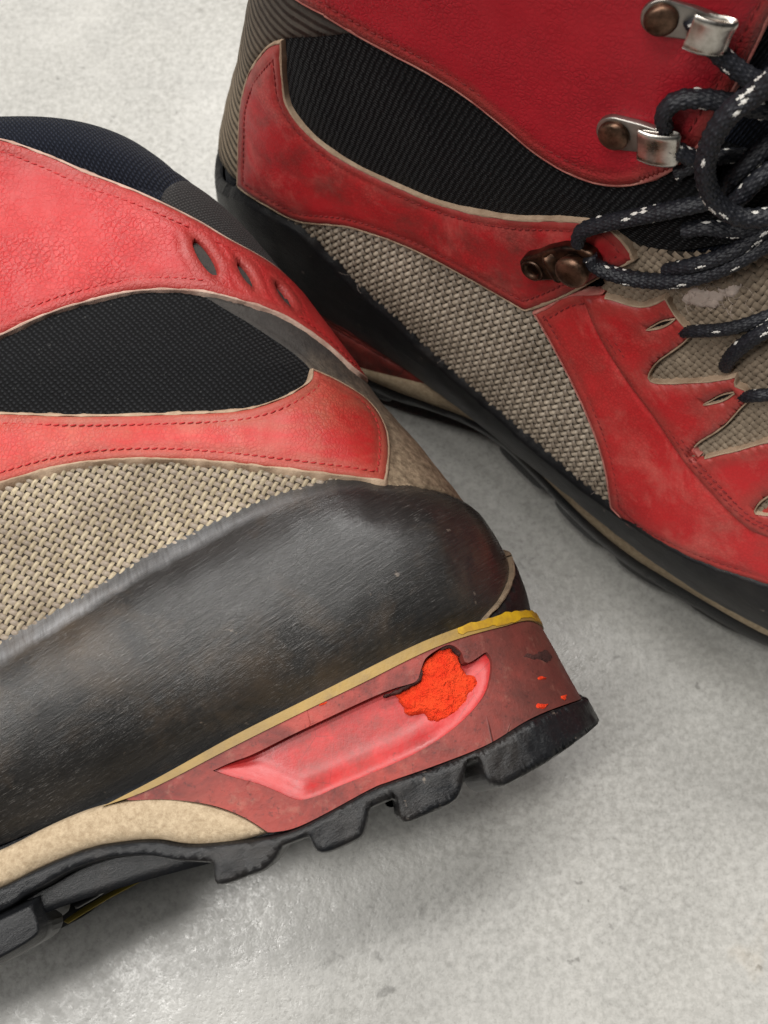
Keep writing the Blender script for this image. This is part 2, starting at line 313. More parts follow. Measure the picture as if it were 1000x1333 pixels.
class Surf:
    """a closed lofted skin, parameters u (-.5 to .5, 0 = centre back, + = side shown) and t (0..1 upward)"""
    def __init__(s, fn, M, O, NU=260, NT_=130):
        s.fn, s.M, s.O, s.NU, s.NT = fn, M, O, NU, NT_
        us = np.linspace(-.5, .5, NU+1); ts = np.linspace(0, 1, NT_+1)
        uu, tt = np.meshgrid(us, ts); s.grid = s.P(uu.ravel(), tt.ravel())
        tris = []
        W = NU+1
        for j in range(NT_):
            for i in range(NU):
                a = j*W+i; tris.append((a, a+1, a+W)); tris.append((a+1, a+W+1, a+W))
        s.tris = tris; s.bvh = BVHTree.FromPolygons([Vector(p) for p in s.grid], tris)
    def loc(s, u, t): return s.fn(np.atleast_1d(np.asarray(u, float)), np.atleast_1d(np.asarray(t, float)))
    def P(s, u, t): return s.loc(u, t)@s.M+s.O
    def N(s, u, t):
        e = 1e-4; u = np.atleast_1d(np.asarray(u, float)); t = np.clip(np.atleast_1d(np.asarray(t, float)), e, 1-e)
        a = s.loc(u+e, t)-s.loc(u-e, t); b = s.loc(u, t+e)-s.loc(u, t-e)
        n = -np.cross(a, b); n /= np.linalg.norm(n, axis=1)[:, None]+1e-12
        # outward: with u running back -> shown side -> front, the cross product points outwards in the local frame
        return n@s.M
    def J(s, u, t):
        e = 1e-4; t = np.clip(t, e, 1-e)
        return (s.P(u+e, t)-s.P(u-e, t))/(2*e), (s.P(u, t+e)-s.P(u, t-e))/(2*e)
    def tri_ut(s, idx, p):
        W = s.NU+1; tr = s.tris[idx]; a, b, c = (s.grid[i] for i in tr)
        v0, v1, v2 = b-a, c-a, np.array(p)-a
        d00, d01, d11, d20, d21 = v0@v0, v0@v1, v1@v1, v2@v0, v2@v1; den = d00*d11-d01*d01+1e-20
        y = (d11*d20-d01*d21)/den; z = (d00*d21-d01*d20)/den; x = 1-y-z
        U = [(i % W)/s.NU-.5 for i in tr]; T = [(i//W)/s.NT for i in tr]
        return x*U[0]+y*U[1]+z*U[2], x*T[0]+y*T[1]+z*T[2]
    def px(s, x, y):
        d = ray(x, y); h = s.bvh.ray_cast(Vector(CC), Vector(d))
        if h[0] is None:
            best = None
            for q in np.linspace(.08, .5, 120):
                r = s.bvh.find_nearest(Vector(CC+d*q))
                if best is None or r[3] < best[3]: best = r
            h = best
        return s.tri_ut(h[2], h[0])
    def local(s, x, y, z):
        h = s.bvh.find_nearest(Vector(np.array([x, y, z])/100@s.M+s.O)); return s.tri_ut(h[2], h[0])

class L(tuple):
    """a point in boot coordinates (cm): forward, side, up"""
    pass
def Lp(x, y, z, *c): return L((x, y, z)+c)
def resolve(surf, pts):
    out = []; corner = []
    for p in pts:
        c = p[-1] == 'c'; q = p[:-1] if c else p
        if isinstance(p, L):
            out.append(surf.local(*q[:3])); 
        elif isinstance(q[0], float) and len(q) == 3: out.append((q[1], q[2]))
        else: out.append(surf.px(q[0], q[1]))
        corner.append(c)
    return out, corner
def spline(P, corner, closed, n=8):
    P = [np.array(p) for p in P]; m = len(P); res = []
    rngi = range(m if closed else m-1)
    for i in rngi:
        p1, p2 = P[i], P[(i+1) % m]
        p0 = P[(i-1) % m] if (closed or i > 0) else 2*p1-p2
        p3 = P[(i+2) % m] if (closed or i < m-2) else 2*p2-p1
        if corner[i]: p0 = 2*p1-p2
        if corner[(i+1) % m]: p3 = 2*p2-p1
        for k in range(n):
            f = k/n
            res.append(.5*((2*p1)+(-p0+p2)*f+(2*p0-5*p1+4*p2-p3)*f*f+(-p0+3*p1-3*p2+p3)*f**3))
    if not closed: res.append(P[-1])
    return np.array(res)
def resample(surf, C, step, closed=True):
    Q = np.vstack([C, C[:1]]) if closed else C
    W = surf.P(Q[:, 0], Q[:, 1]); l = np.concatenate([[0], np.cumsum(np.linalg.norm(np.diff(W, axis=0), axis=1))])
    n = max(int(l[-1]/step), 6); x = np.linspace(0, l[-1], n, endpoint=not closed)
    return np.stack([np.interp(x, l, Q[:, 0]), np.interp(x, l, Q[:, 1])], 1)
def inside(poly, pts):
    x, y = pts[:, 0], pts[:, 1]; r = np.zeros(len(pts), bool); a = poly; b = np.roll(poly, -1, 0)
    for (x0, y0), (x1, y1) in zip(a, b):
        c = (y0 > y) != (y1 > y)
        if c.any(): r ^= c & (x < (x1-x0)*(y-y0)/(y1-y0+1e-30)+x0)
    return r
def area2(C): return .5*np.sum(C[:, 0]*np.roll(C[:, 1], -1)-np.roll(C[:, 0], -1)*C[:, 1])
def offset_dir(surf, C, closed=True):
    """parameter step per metre pointing to the left of travel"""
    W = surf.P(C[:, 0], C[:, 1]); T = np.roll(W, -1, 0)-np.roll(W, 1, 0)
    if not closed: T[0] = W[1]-W[0]; T[-1] = W[-1]-W[-2]
    T /= np.linalg.norm(T, axis=1)[:, None]+1e-12; N = surf.N(C[:, 0], C[:, 1]); m = np.cross(N, T)
    a, b = surf.J(C[:, 0], C[:, 1])
    aa, ab, bb = (a*a).sum(1), (a*b).sum(1), (b*b).sum(1); am, bm = (a*m).sum(1), (b*m).sum(1); den = aa*bb-ab*ab+1e-18
    return np.stack([(bb*am-ab*bm)/den, (aa*bm-ab*am)/den], 1), m, N, W
def fbm(p, sc, o=3):
    return noise.fractal(Vector(p)*sc, .8, 2.0, o)

def inward(surf, C, hole=False):
    """offset directions pointing into the panel material"""
    d, m, N, W = offset_dir(surf, C)
    t = C+d*2e-4; ins = inside(C, t).mean() > .5
    if ins == hole: d, m = -d, -m
    return d, m, N, W

def mirror_half(C):
    D = C[::-1].copy(); D[:, 0] *= -1
    return np.vstack([C, D])

def panel(name, surf, pts, h, mat, parent, edge=None, edge_w=.0011, bev=.0005, bevp=.5, grid=.0017, groove=(), stitch=None, holes=(), sym=False,
          puff=.0003, wrinkle=.00012, wsc=60, hmod=None, mirror=False, step=.0011, bevel_mat=None, bevel_w=.004, sink=.0004, n=8, lip=.00015, rag=0, thick_edge=None, edge_prof=None, edge_name='cut_edge', hole_w=.0005, edge_skip=None, cap=False, sharp=None, edge_out=.0005, ragf=None):
    if sharp is None: sharp = .75 if bev <= .0003 else 0
    P, c = resolve(surf, pts)
    if sym:
        C = spline(P, c, False, n); C[0, 0] = 0; C[-1, 0] = 0; C = mirror_half(C)
    else: C = spline(P, c, True, n)
    if mirror: C = C*np.array([-1, 1])
    C = resample(surf, C, step)
    if rag:
        d, m, N, W = inward(surf, C)
        rg_ = rag*(ragf(surf.loc(C[:, 0], C[:, 1])) if ragf else np.ones(len(C)))
        C = C+d*(np.array([fbm(w, 260, 4)+.6*fbm(w, 900, 3) for w in W])*rg_)[:, None]
    HC = []
    for hp in holes:
        Q, hc = resolve(surf, hp); HC.append(resample(surf, spline(Q, hc, True, n)*np.array([-1 if mirror else 1, 1]), step*.8))
    bC = [C]+HC
    a, b = surf.J(np.array([C[:, 0].mean()]), np.array([C[:, 1].mean()])); su, stt = np.linalg.norm(a), np.linalg.norm(b)
    sc = np.array([su, stt])
    kdp = np.vstack([surf.P(q[:, 0], q[:, 1]) for q in [np.vstack([resample(surf, x, step*.33)]) for x in bC]])
    kd = KDTree(len(kdp)); [kd.insert(Vector(p), i) for i, p in enumerate(kdp)]; kd.balance()
    rings = [.00025, .0006] + ([bev*.2, bev*.4, bev*.6, bev*.8, bev, bev*1.3] if bev > .0012 else [])
    for g in groove: rings += [g-.0006, g, g+.0006]
    rings = sorted(set(r for r in rings if r > .0002)); extra = []
    for bi, q in enumerate(bC):
        d, m, N, W = inward(surf, q, hole=bi > 0)
        for r in rings: extra.append(q+d*r)
    rmax = max(rings)+grid*.5
    lo, hi = C.min(0), C.max(0); gu = np.arange(lo[0], hi[0], grid/su); gt = np.arange(lo[1], hi[1], grid*.87/stt)
    GU, GT = np.meshgrid(gu, gt); GU = GU+((np.arange(len(gt)) % 2)*.5*grid/su)[:, None]
    G = np.stack([GU.ravel(), GT.ravel()], 1)+rng.normal(0, .08, (GU.size, 2))*np.array([grid/su, grid/stt])
    def keep(pts_, dmin):
        k_ = inside(C, pts_) & (pts_[:, 1] > .0005) & (pts_[:, 1] < .9995)
        for q in HC: k_ &= ~inside(q, pts_)
        W = surf.P(pts_[:, 0], pts_[:, 1]); ix = np.nonzero(k_)[0]
        dm = np.broadcast_to(np.asarray(dmin, float), (len(pts_),))
        for i in ix:
            if kd.find(Vector(W[i]))[2] < dm[i]: k_[i] = False
        return pts_[k_]
    inner = [keep(G, rmax)] + [keep(e, r*.82) for e, r in zip(extra, rings*len(bC))]
    V = np.vstack(bC+inner); E = []; o = 0
    for q in bC:
        E += [(o+i, o+(i+1) % len(q)) for i in range(len(q))]; o += len(q)
    cv, ce, cf, ov, oe, of = delaunay_2d_cdt([Vector(p*sc) for p in V], E, [], 0, 1e-7)
    V2 = np.array([tuple(p) for p in cv])/sc; F2 = np.array([tuple(f) for f in cf])
    cen = V2[F2].mean(1); kk = inside(C, cen)
    for q in HC: kk &= ~inside(q, cen)
    F2 = F2[kk]
    W = surf.P(V2[:, 0], V2[:, 1]); N = surf.N(V2[:, 0], V2[:, 1])
    d = np.array([kd.find(Vector(p))[2] for p in W])
    hh = (h*np.clip(d/bev, 0.02, 1)**bevp if bev > .0003 else np.full(len(d), h)) + puff*(1-np.exp(-d/.004))
    for g in groove: hh -= .00032*np.exp(-((d-g)/.00055)**2)
    if wrinkle: hh += wrinkle*np.array([fbm(p, wsc) for p in W])*np.clip(d/.003, 0, 1)
    loc = surf.loc(V2[:, 0], V2[:, 1])
    if hmod is not None: hh = hmod(V2, loc, d, hh, W)
    X = W+N*hh[:, None]
    # orientation
    a0, b0, c0 = X[F2[:, 0]], X[F2[:, 1]], X[F2[:, 2]]; fn = np.cross(b0-a0, c0-a0); flip = (fn*N[F2[:, 0]]).sum(1) < 0
    F2[flip] = F2[flip][:, ::-1]
    # skirts
    verts = list(X); faces = [tuple(f) for f in F2]
    mi = [0]*len(faces); mats = [mat]
    if bevel_mat:
        mats.append(bevel_mat); wob = np.array([bevel_w*(1+.35*fbm(w, 120, 3)) for w in W])
        near = d < wob; mi = [1 if near[list(f)].all() else 0 for f in faces]
    uv = list(map(tuple, loc[:, [0, 2]]))
    bset = {}
    ec = {}
    for f in faces:
        for i in range(3):
            e = (f[i], f[(i+1) % 3]); ec[e] = ec.get(e, 0)+1
    bed = [e for e in ec if (e[1], e[0]) not in ec]
    for e in bed:
        for i in e:
            if i not in bset: bset[i] = len(verts); verts.append(W[i]-N[i]*sink); uv.append(uv[i])
    for a_, b_ in bed: faces.append((b_, a_, bset[a_], bset[b_])); mi.append(mi[0] if not bevel_mat else 1)
    if cap:
        cc = len(verts); verts.append(np.mean([verts[i] for i in bset.values()], 0)); uv.append(uv[0])
        for a_, b_ in bed: faces.append((bset[b_], bset[a_], cc)); mi.append(mi[0])
    o = link(name, mesh(name, verts, faces, mats, mi, uv, sharp=sharp, edged=list(d*1000)+[0.0]*(len(verts)-len(d))), parent)
    if edge:
        ev, ef = [], []
        for bi, q in enumerate(bC):
            if bi > 0 and not hole_w: continue
            dd, m, N_, W_ = inward(surf, q, hole=bi > 0); n0 = len(ev); nq = len(q); te = h if thick_edge is None else thick_edge
            jit = np.array([max(.25, 1+(.8 if edge_prof is None else .12)*fbm(w, 260, 4)) for w in W_])
            eo_ = edge_out if bi == 0 else .0002
            prof = edge_prof or [(-eo_, -.0004), (-eo_, .0002), (-.0001, te*.96), (.2, te+lip+.00004), (.5, te+lip), (.6, te*.8)]
            for pi_, (ww, hz) in enumerate(prof):
                off = (ww if pi_ < 3 else ww*(hole_w if bi > 0 else edge_w))*np.ones(nq)*(jit if pi_ != 2 else 1)
                q2 = q+dd*off[:, None]
                hzz = np.where(edge_skip(q2), -.0012, hz) if edge_skip else np.full(nq, hz)
                P2 = surf.P(q2[:, 0], q2[:, 1])+surf.N(q2[:, 0], q2[:, 1])*hzz[:, None]
                ev += list(P2)
            for r in range(len(prof)-1):
                for i in range(nq):
                    j = (i+1) % nq; ef.append((n0+r*nq+i, n0+r*nq+j, n0+(r+1)*nq+j, n0+(r+1)*nq+i))
        euv = (np.array(ev)-surf.O)@surf.M.T
        eme = orient(mesh(edge_name, ev, ef, edge, None, euv[:, [0, 2]])); eme.set_sharp_from_angle(angle=.6)
        eo = link(edge_name, eme, o)
    if stitch:
        for sd, smat in stitch:
            d_, m, N_, W_ = inward(surf, C); q = C+d_*sd; q = keepd(surf, q, kd, sd*.85)
            for part in q: 
                if len(part) > 8: stitches(surf, part, h+puff*.4-.0002, smat, o)
    o['_c'] = 0; del o['_c']
    return o, C
def orient(me):
    bm = bmesh.new(); bm.from_mesh(me); bmesh.ops.recalc_face_normals(bm, faces=bm.faces); bm.to_mesh(me); bm.free(); return me
def keepd(surf, q, kd, dmin):
    W = surf.P(q[:, 0], q[:, 1]); ok = [kd.find(Vector(w))[2] >= dmin for w in W]
    parts, cur = [], []
    for a, o in zip(q, ok):
        if o: cur.append(a)
        elif cur: parts.append(np.array(cur)); cur = []
    if cur: parts.append(np.array(cur))
    return parts
CAPS = []
for j, (z_, r_) in enumerate([(-1, .35), (-.6, .9), (0, 1.05), (.6, .9), (1, .35)]):
    for i in range(6): CAPS.append((cos(i*pi/3)*r_, sin(i*pi/3)*r_, z_))
CAPS = np.array(CAPS); CAPF = [(j*6+i, j*6+(i+1) % 6, (j+1)*6+(i+1) % 6, (j+1)*6+i) for j in range(4) for i in range(6)]+[(5, 4, 3, 2, 1, 0), (24, 25, 26, 27, 28, 29)]
def stitches(surf, line, h, mat, parent, pitch=.0019, ln=.00070, r=.00023):
    q = resample(surf, line, pitch, closed=False); W = surf.P(q[:, 0], q[:, 1]); N = surf.N(q[:, 0], q[:, 1])
    v, f = [], []
    for i in range(len(q)-1):
        T = W[i+1]-W[i]; l_ = np.linalg.norm(T); T /= l_; B = np.cross(N[i], T); c_ = (W[i]+W[i+1])/2+N[i]*h
        n0 = len(v); tilt = T+B*.18; tilt /= np.linalg.norm(tilt)
        v += list(c_+CAPS[:, :1]*B*r+CAPS[:, 1:2]*N[i]*r*.8+CAPS[:, 2:]*tilt*ln)
        f += [tuple(n0+a for a in q_) for q_ in CAPF]
    return link('stitching', mesh('stitching', v, f, mat), parent, kind='stuff')

def base_mesh(name, surf, mat, parent, inset=0.0, nu=140, nt=60, cap_bottom=True, cap_top=False, t0=0, t1=1):
    us = np.linspace(-.5, .5, nu, endpoint=False); ts = np.linspace(t0, t1, nt); uu, tt = np.meshgrid(us, ts)
    P = surf.P(uu.ravel(), tt.ravel())-surf.N(uu.ravel(), tt.ravel())*inset; loc = surf.loc(uu.ravel(), tt.ravel())
    f = [(j*nu+i, j*nu+(i+1) % nu, (j+1)*nu+(i+1) % nu, (j+1)*nu+i) for j in range(nt-1) for i in range(nu)]
    def cap(j):
        r = []; h_ = nu//2
        for i in range(h_):
            a, b = j*nu+(h_+i) % nu, j*nu+(h_+i+1) % nu; c, d = j*nu+(h_-i) % nu, j*nu+(h_-i-1) % nu
            r.append(tuple(dict.fromkeys((a, b, d, c))))
        return [q for q in r if len(q) > 2]
    if cap_bottom: f += cap(0)
    if cap_top: f += cap(nt-1)
    return link(name, orient(mesh(name, P, f, mat, None, loc[:, [0, 2]])), parent)

# ------------------------------------------------------------------ boot shapes (cm)
# rows: back x,z | front x,z | half width at heel, at forefoot | back rounding, front rounding | waist
UPPER = [
 (0.45, 2.3, 28.2, 2.2, 3.22, 4.45, 4.0, 7.5, .25),
 (0.20, 4.2, 29.0, 4.0, 3.86, 4.92, 4.0, 7.5, .20),
 (0.30, 6.0, 28.2, 6.2, 4.05, 4.72, 4.0, 7.0, .10),
 (0.85, 8.0, 25.5, 8.4, 3.76, 4.20, 3.8, 5.5, .00),
 (1.45, 9.8, 21.8, 10.6, 3.65, 3.85, 3.6, 4.5, .00),
 (1.95, 11.6, 18.6, 13.2, 3.55, 3.70, 3.5, 4.2, .00),
 (2.55, 13.6, 16.4, 16.4, 3.60, 3.75, 3.5, 4.4, .00),
 (3.30, 15.8, 15.2, 19.2, 3.85, 4.00, 3.6, 4.6, .00),
 (4.20, 17.3, 14.9, 20.6, 4.15, 4.30, 3.8, 4.8, .00),
]
def upper_fn(rows):
    K = np.array(rows, float)/np.array([100]*8+[100])
    def fn(u, t):
        r = catmull(K, t); s = (1-np.cos(2*pi*u))/2; dx = r[:, 2]-r[:, 0]; dz = r[:, 3]-r[:, 1]; Ln = np.sqrt(dx**2+dz**2)
        w = r[:, 4]+(r[:, 5]-r[:, 4])*sstep((s-.28)/.45)-r[:, 8]*np.exp(-((s-.40)/.16)**2)
        qb = np.clip(s*Ln/r[:, 6], 0, 1); qf = np.clip((1-s)*Ln/r[:, 7], 0, 1); n = 2.25
        e = (np.clip(1-(1-qb)**n, 0, 1))**(1/n)*(np.clip(1-(1-qf)**n, 0, 1))**(1/n)
        return np.stack([r[:, 0]+s*dx, np.sign(u)*w*e, r[:, 1]+s*dz], 1)
    return fn
def curve1(pts):
    X = np.array([p[0] for p in pts]); Y = np.array([p[1] for p in pts])
    xs = np.linspace(X[0], X[-1], 400); ys = np.interp(xs, X, Y); ker = np.hanning(41); ker /= ker.sum()
    yp = np.concatenate([np.full(20, ys[0]), ys, np.full(20, ys[-1])]); ys = np.convolve(yp, ker, 'valid')
    return lambda x: np.interp(x, xs, ys)
ZLOW = curve1([(-1, .75), (8.6, .75), (9.4, 1.0), (12.5, 1.45), (15, 1.15), (18, .85), (22, .8), (26, 1.4), (30, 2.6)])
ZHIGH = curve1([(-1, 3.25), (1.5, 3.45), (3, 3.5), (8, 2.98), (13, 2.62), (18, 2.5), (23, 2.6), (27, 3.1), (30, 3.9)])
LUGD = 1.0
def sole_fn(u, t):
    s = (1-np.cos(2*pi*u))/2; xb = -.30+.42*t; xf = 29.3-.2*t; Ln = xf-xb; x = xb+s*Ln
    w = 4.12-.10*t+(5.10-4.15)*sstep((s-.36)/.28)-.42*np.exp(-((s-.42)/.11)**2)
    qb = np.clip(s*Ln/4.0, 0, 1); qf = np.clip((1-s)*Ln/8.0, 0, 1); n = 2.35
    e = (np.clip(1-(1-qb)**n, 0, 1))**(1/n)*(np.clip(1-(1-qf)**n, 0, 1))**(1/n)
    z = ZLOW(x)-LUGD+(ZHIGH(x)-ZLOW(x)+LUGD)*t
    return np.stack([x, np.sign(u)*w*e, z], 1)/100

def root(name, O, label, group=None):
    e = bpy.data.objects.new(name, None); COL.objects.link(e); e.location = tuple(O); e.empty_display_size = .05
    e['label'] = label; e['category'] = 'boot'
    if group: e['group'] = group
    ROOTINV[e.name] = Matrix.Translation(Vector(O)).inverted(); return e

# ------------------------------------------------------------------ floor
bm = bmesh.new(); bmesh.ops.create_grid(bm, x_segments=40, y_segments=40, size=4.0); me = bpy.data.meshes.new('floor'); bm.to_mesh(me); bm.free()
me.materials.append(MATS['concrete']); fl = link('floor', me); fl.location.z = -.0015; fl['kind'] = 'structure'; fl['label'] = 'worn light grey concrete floor under the boots'

# ------------------------------------------------------------------ fabric weave
def weave(name, surf, pts, parent, mats, pa, pb, ang, M, O, lift=.0004, wa=.40, wb=.40, hgt=.0005, base='weave_base', fl=(.95, .95)):
    """plain weave of raised yarn floats over a dark backing, laid in the boot's side plane; pa,pb cell size, ang yarn direction"""
    bo, C = panel('backing', surf, pts, .0002, base, None, puff=0, wrinkle=0, grid=.003, bev=.0004)
    bo.name = name; bo.data.name = name
    if parent: bo.parent = parent; bo.matrix_parent_inverse = ROOTINV.get(parent.name, Matrix.Identity(4))
    W = surf.loc(C[:, 0], C[:, 1]); poly = W[:, [0, 2]]
    ca, sa = cos(ang), sin(ang); R2 = np.array([[ca, sa], [-sa, ca]]); q = poly@R2.T; lo, hi = q.min(0), q.max(0)
    I, J = np.meshgrid(np.arange(int(lo[0]/pa)-1, int(hi[0]/pa)+2), np.arange(int(lo[1]/pb)-1, int(hi[1]/pb)+2))
    ij = np.stack([I.ravel(), J.ravel()], 1); c = (ij*np.array([pa, pb]))@R2; ok = inside(poly, c); ij, c = ij[ok], c[ok]
    lb = surf.bvh; tw = lambda p: np.asarray(p)@M+O
    v, f, mi = [], [], []
    ns, nc = 5, 4
    for (i, j), (x, z) in zip(ij, c):
        r = lb.ray_cast(Vector(tw((x, .12, z))), Vector(-M[1]))
        if r[0] is None: continue
        n = np.array(r[1]); n = n if n@M[1] > 0 else -n; p0 = np.array(r[0])
        ax = M[0]*ca+M[2]*sa; bx = -M[0]*sa+M[2]*ca          # lattice directions in the side plane
        ax = ax-n*(ax@n); bx = bx-n*(bx@n); ax /= np.linalg.norm(ax); bx /= np.linalg.norm(bx)
        warp = (i+j) % 2 == 0
        Ld, Wd, hl, hw = (ax, bx, pa*fl[0], pb*wa) if warp else (bx, ax, pb*fl[1], pa*wb)
        hl *= 1+random.uniform(-.06, .06); hw *= 1+random.uniform(-.08, .08); kz = hgt*(1+random.uniform(-.12, .12)); n0 = len(v)
        for a in range(ns):
            s = a/(ns-1)*2-1
            for b in range(nc):
                w = b/(nc-1)*2-1
                zz = kz*(1-.9*s*s)*(1-.75*w*w)
                v.append(p0+Ld*hl*s+Wd*hw*w*(1-.18*s*s)+n*(lift+zz-.0002*abs(s)**3))
        for a in range(ns-1):
            for b in range(nc-1):
                k0 = n0+a*nc+b; f.append((k0, k0+1, k0+nc+1, k0+nc)); mi.append(0 if warp else 1)
    me = orient(mesh('yarn', v, f, mats, mi)); return link('yarn', me, bo, kind='stuff')

# ------------------------------------------------------------------ tube / lace
def tube_frames(P):
    T = np.gradient(P, axis=0); T /= np.linalg.norm(T, axis=1)[:, None]; N = np.zeros_like(P); a = np.cross(T[0], [0.3, .2, 1]); N[0] = a/np.linalg.norm(a)
    for i in range(1, len(P)):
        a = N[i-1]-T[i]*(N[i-1]@T[i]); N[i] = a/np.linalg.norm(a)
    return T, N, np.cross(T, N)
def lace(P, rad, parent, name='shoelace', ends=True, phase=0):
    P = np.array(P, float); Q = spline(list(P), [False]*len(P), False, 24)
    l = np.concatenate([[0], np.cumsum(np.linalg.norm(np.diff(Q, axis=0), axis=1))]); ds = .00022; n = max(int(l[-1]/ds), 12)
    x = np.linspace(0, l[-1], n); C = np.stack([np.interp(x, l, Q[:, i]) for i in range(3)], 1)
    for _ in range(3): C[1:-1] = (C[:-2]+2*C[1:-1]+C[2:])/4
    T, N, B = tube_frames(C); na = 48; th = np.arange(na)*2*pi/na; nb = 12; Lc = .0021
    ph = phase+x[:, None]/Lc; a = th[None, :]*nb/(2*pi)
    p = a+ph; q = a-ph
    bumpv = np.sqrt(np.abs(np.sin(pi*p)*np.sin(pi*q))+1e-6)
    over = ((np.floor(p)+np.floor(q)) % 2)
    rr = rad*(.80+.25*bumpv*(.70+.30*over)); rr = rr*(1+.04*np.sin(x/.012+phase))[:, None]
    V = C[:, None, :]+rr[:, :, None]*(np.cos(th)[None, :, None]*N[:, None, :]+np.sin(th)[None, :, None]*B[:, None, :]*.88)
    f = []; mi = []
    fp, fq = np.floor(p).astype(int), np.floor(q).astype(int)
    white = ((fp % 12) == 0) & ((fq % 2) == 0) & ((fq % 12) < 7) | ((fp % 12) == 6) & ((fq % 12) == 7) | ((fp % 12) == 1) & ((fq % 12) == 3)
    for i in range(n-1):
        for j in range(na):
            j2 = (j+1) % na; f.append((i*na+j, i*na+j2, (i+1)*na+j2, (i+1)*na+j)); mi.append(1 if white[i, j] else 0)
    verts = V.reshape(-1, 3)
    if ends:
        f.append(tuple(range(na-1, -1, -1))); mi.append(0); f.append(tuple((n-1)*na+j for j in range(na))); mi.append(0)
    return link(name, mesh(name, verts, f, ['lace_black', 'lace_white'], mi), parent)

def lathe(prof, c, ax, n=28):
    ax = np.array(ax)/np.linalg.norm(ax); a = np.cross(ax, [.31, .2, .93]); a /= np.linalg.norm(a); b = np.cross(ax, a); v, f = [], []
    for r, z in prof:
        for i in range(n): v.append(c+a*r*cos(i*2*pi/n)+b*r*sin(i*2*pi/n)+ax*z)
    for j in range(len(prof)-1):
        for i in range(n): f.append((j*n+i, j*n+(i+1) % n, (j+1)*n+(i+1) % n, (j+1)*n+i))
    f.append(tuple(range((len(prof)-1)*n, len(prof)*n))); f.append(tuple(range(n-1, -1, -1)))
    return v, f

def prism(name, P2, n, depth, mat, parent, bev=.0008, seg=2, taper=0.0):
    """outline P2 (world points, nearly planar) extruded along -n by depth, edges rounded"""
    bm = bmesh.new(); n = Vector(n); vs = [bm.verts.new(Vector(p)) for p in P2]; face = bm.faces.new(vs)
    r = bmesh.ops.extrude_face_region(bm, geom=[face]); ev = [g for g in r['geom'] if isinstance(g, bmesh.types.BMVert)]
    cen = sum((v.co for v in ev), Vector())/len(ev)
    for v in ev: v.co += -n*depth; v.co += (cen-v.co)*taper
    bmesh.ops.recalc_face_normals(bm, faces=bm.faces)
    if bev: bmesh.ops.bevel(bm, geom=list(bm.edges), offset=bev, segments=seg, profile=.6, affect='EDGES', clamp_overlap=True)
    bmesh.ops.triangulate(bm, faces=[f for f in bm.faces if len(f.verts) > 4])
    me = bpy.data.meshes.new(name); bm.to_mesh(me); bm.free(); me.materials.append(MATS[mat])
    me.polygons.foreach_set('use_smooth', [True]*len(me.polygons))
    return link(name, me, parent)

# ================================================================== boot lying on its side
a_, r_ = radians(21), radians(7)
X_ = np.array([-cos(a_), -sin(a_), 0]); Z0 = np.array([-sin(a_), cos(a_), 0]); Y0 = np.array([0, 0, 1.])
ML = np.array([X_, Y0*cos(r_)-Z0*sin(r_), Z0*cos(r_)+Y0*sin(r_)])
OL = np.array([.0476, .0340, .0535])-.002*ML[2]
BL = root('hiking_boot', OL+np.array([-.10, .05, -.0535+.0]), 'worn red boot lying on its side, heel showing a torn orange foam patch', 'pair of red boots')
SU = Surf(upper_fn(UPPER), ML, OL); SS = Surf(sole_fn, ML, OL, 260, 40)

inner = base_mesh('inner_boot', SU, 'fabric_navy', BL, .0012)
# padded collar
def collar(surf, parent, mat):
    us = np.linspace(-.5, .5, 120, endpoint=False); v, f = [], []; prof = [(-.0016, .88), (.0002, .91), (.0012, .94), (.0017, .97), (.0014, 1.0)]
    rows_ = []
    for o_, t_ in prof:
        rows_.append(surf.P(us, np.full(120, t_))+surf.N(us, np.full(120, min(t_, .97)))*o_)
    top = surf.loc(us, np.full(120, 1.0)); cen = top.mean(0); up = np.array([0, 0, 1.0])
    for sc_, dz in ((.985, .005), (.94, .0085), (.87, .0080), (.80, .003), (.78, -.008), (.76, -.03), (.70, -.08)):
        q = cen+(top-cen)*np.array([sc_, sc_, sc_]); q[:, 2] += dz; rows_.append(q@surf.M+surf.O)
    v = np.vstack(rows_); n = 120
    f = [(j*n+i, j*n+(i+1) % n, (j+1)*n+(i+1) % n, (j+1)*n+i) for j in range(len(rows_)-1) for i in range(n)]
    lc = (v-surf.O)@surf.M.T
    return link('collar', orient(mesh('collar', v, f, mat, None, lc[:, [0, 2]])), parent)
collar(SU, BL, 'fabric_navy')

ground = [(-150, 905), (-60, 862), (0, 834), (60, 800), (100, 777), (150, 747), (200, 717), (250, 692), (300, 667), (350, 646), (400, 631), (430, 625), (470, 622), (500, 628), (540, 633), (575, 643), (602, 656)]
# black stretch mesh at the ankle
def mesh_puff(V2, loc, d, hh, W): return hh+.0022*(1-np.exp(-(d/.012)**1.5))
panel('mesh_panel', SU, [(-170, 500), (-60, 450), (0, 432), (104, 390), (182, 372), (260, 376), (320, 412), (360, 440), (412, 478), (412, 492), (370, 533), (312, 546), (218, 552), (104, 554), (0, 552), (-150, 560)], .0006, 'mesh_black', BL, grid=.002, hmod=mesh_puff, wrinkle=.0003)
# strip round the back of the heel
panel('heel_strip', SU, [Lp(2.5, 0, 13.0, 'c'), (400, 398), (330, 388), (252, 383, 'c'), (300, 411), (340, 436), (380, 463), (405, 488), (440, 508), (478, 535), (497, 562), (503, 595), (497, 640, 'c'), Lp(.5, 0, 6.4, 'c')], .0010, 'strip_dusty', BL, sym=True, groove=(.0022,), grid=.002, wrinkle=.0003, wsc=90)
# small rear tab above the cuff
panel('rear_tab', SU, [Lp(2.6, 0, 13.6, 'c'), (365, 375), (300, 335), (225, 290), (210, 262), (222, 243), (245, 244), Lp(4.1, 0, 17.3, 'c')], .0016, 'fabric_grey', BL, sym=True, grid=.002, wrinkle=.0003)
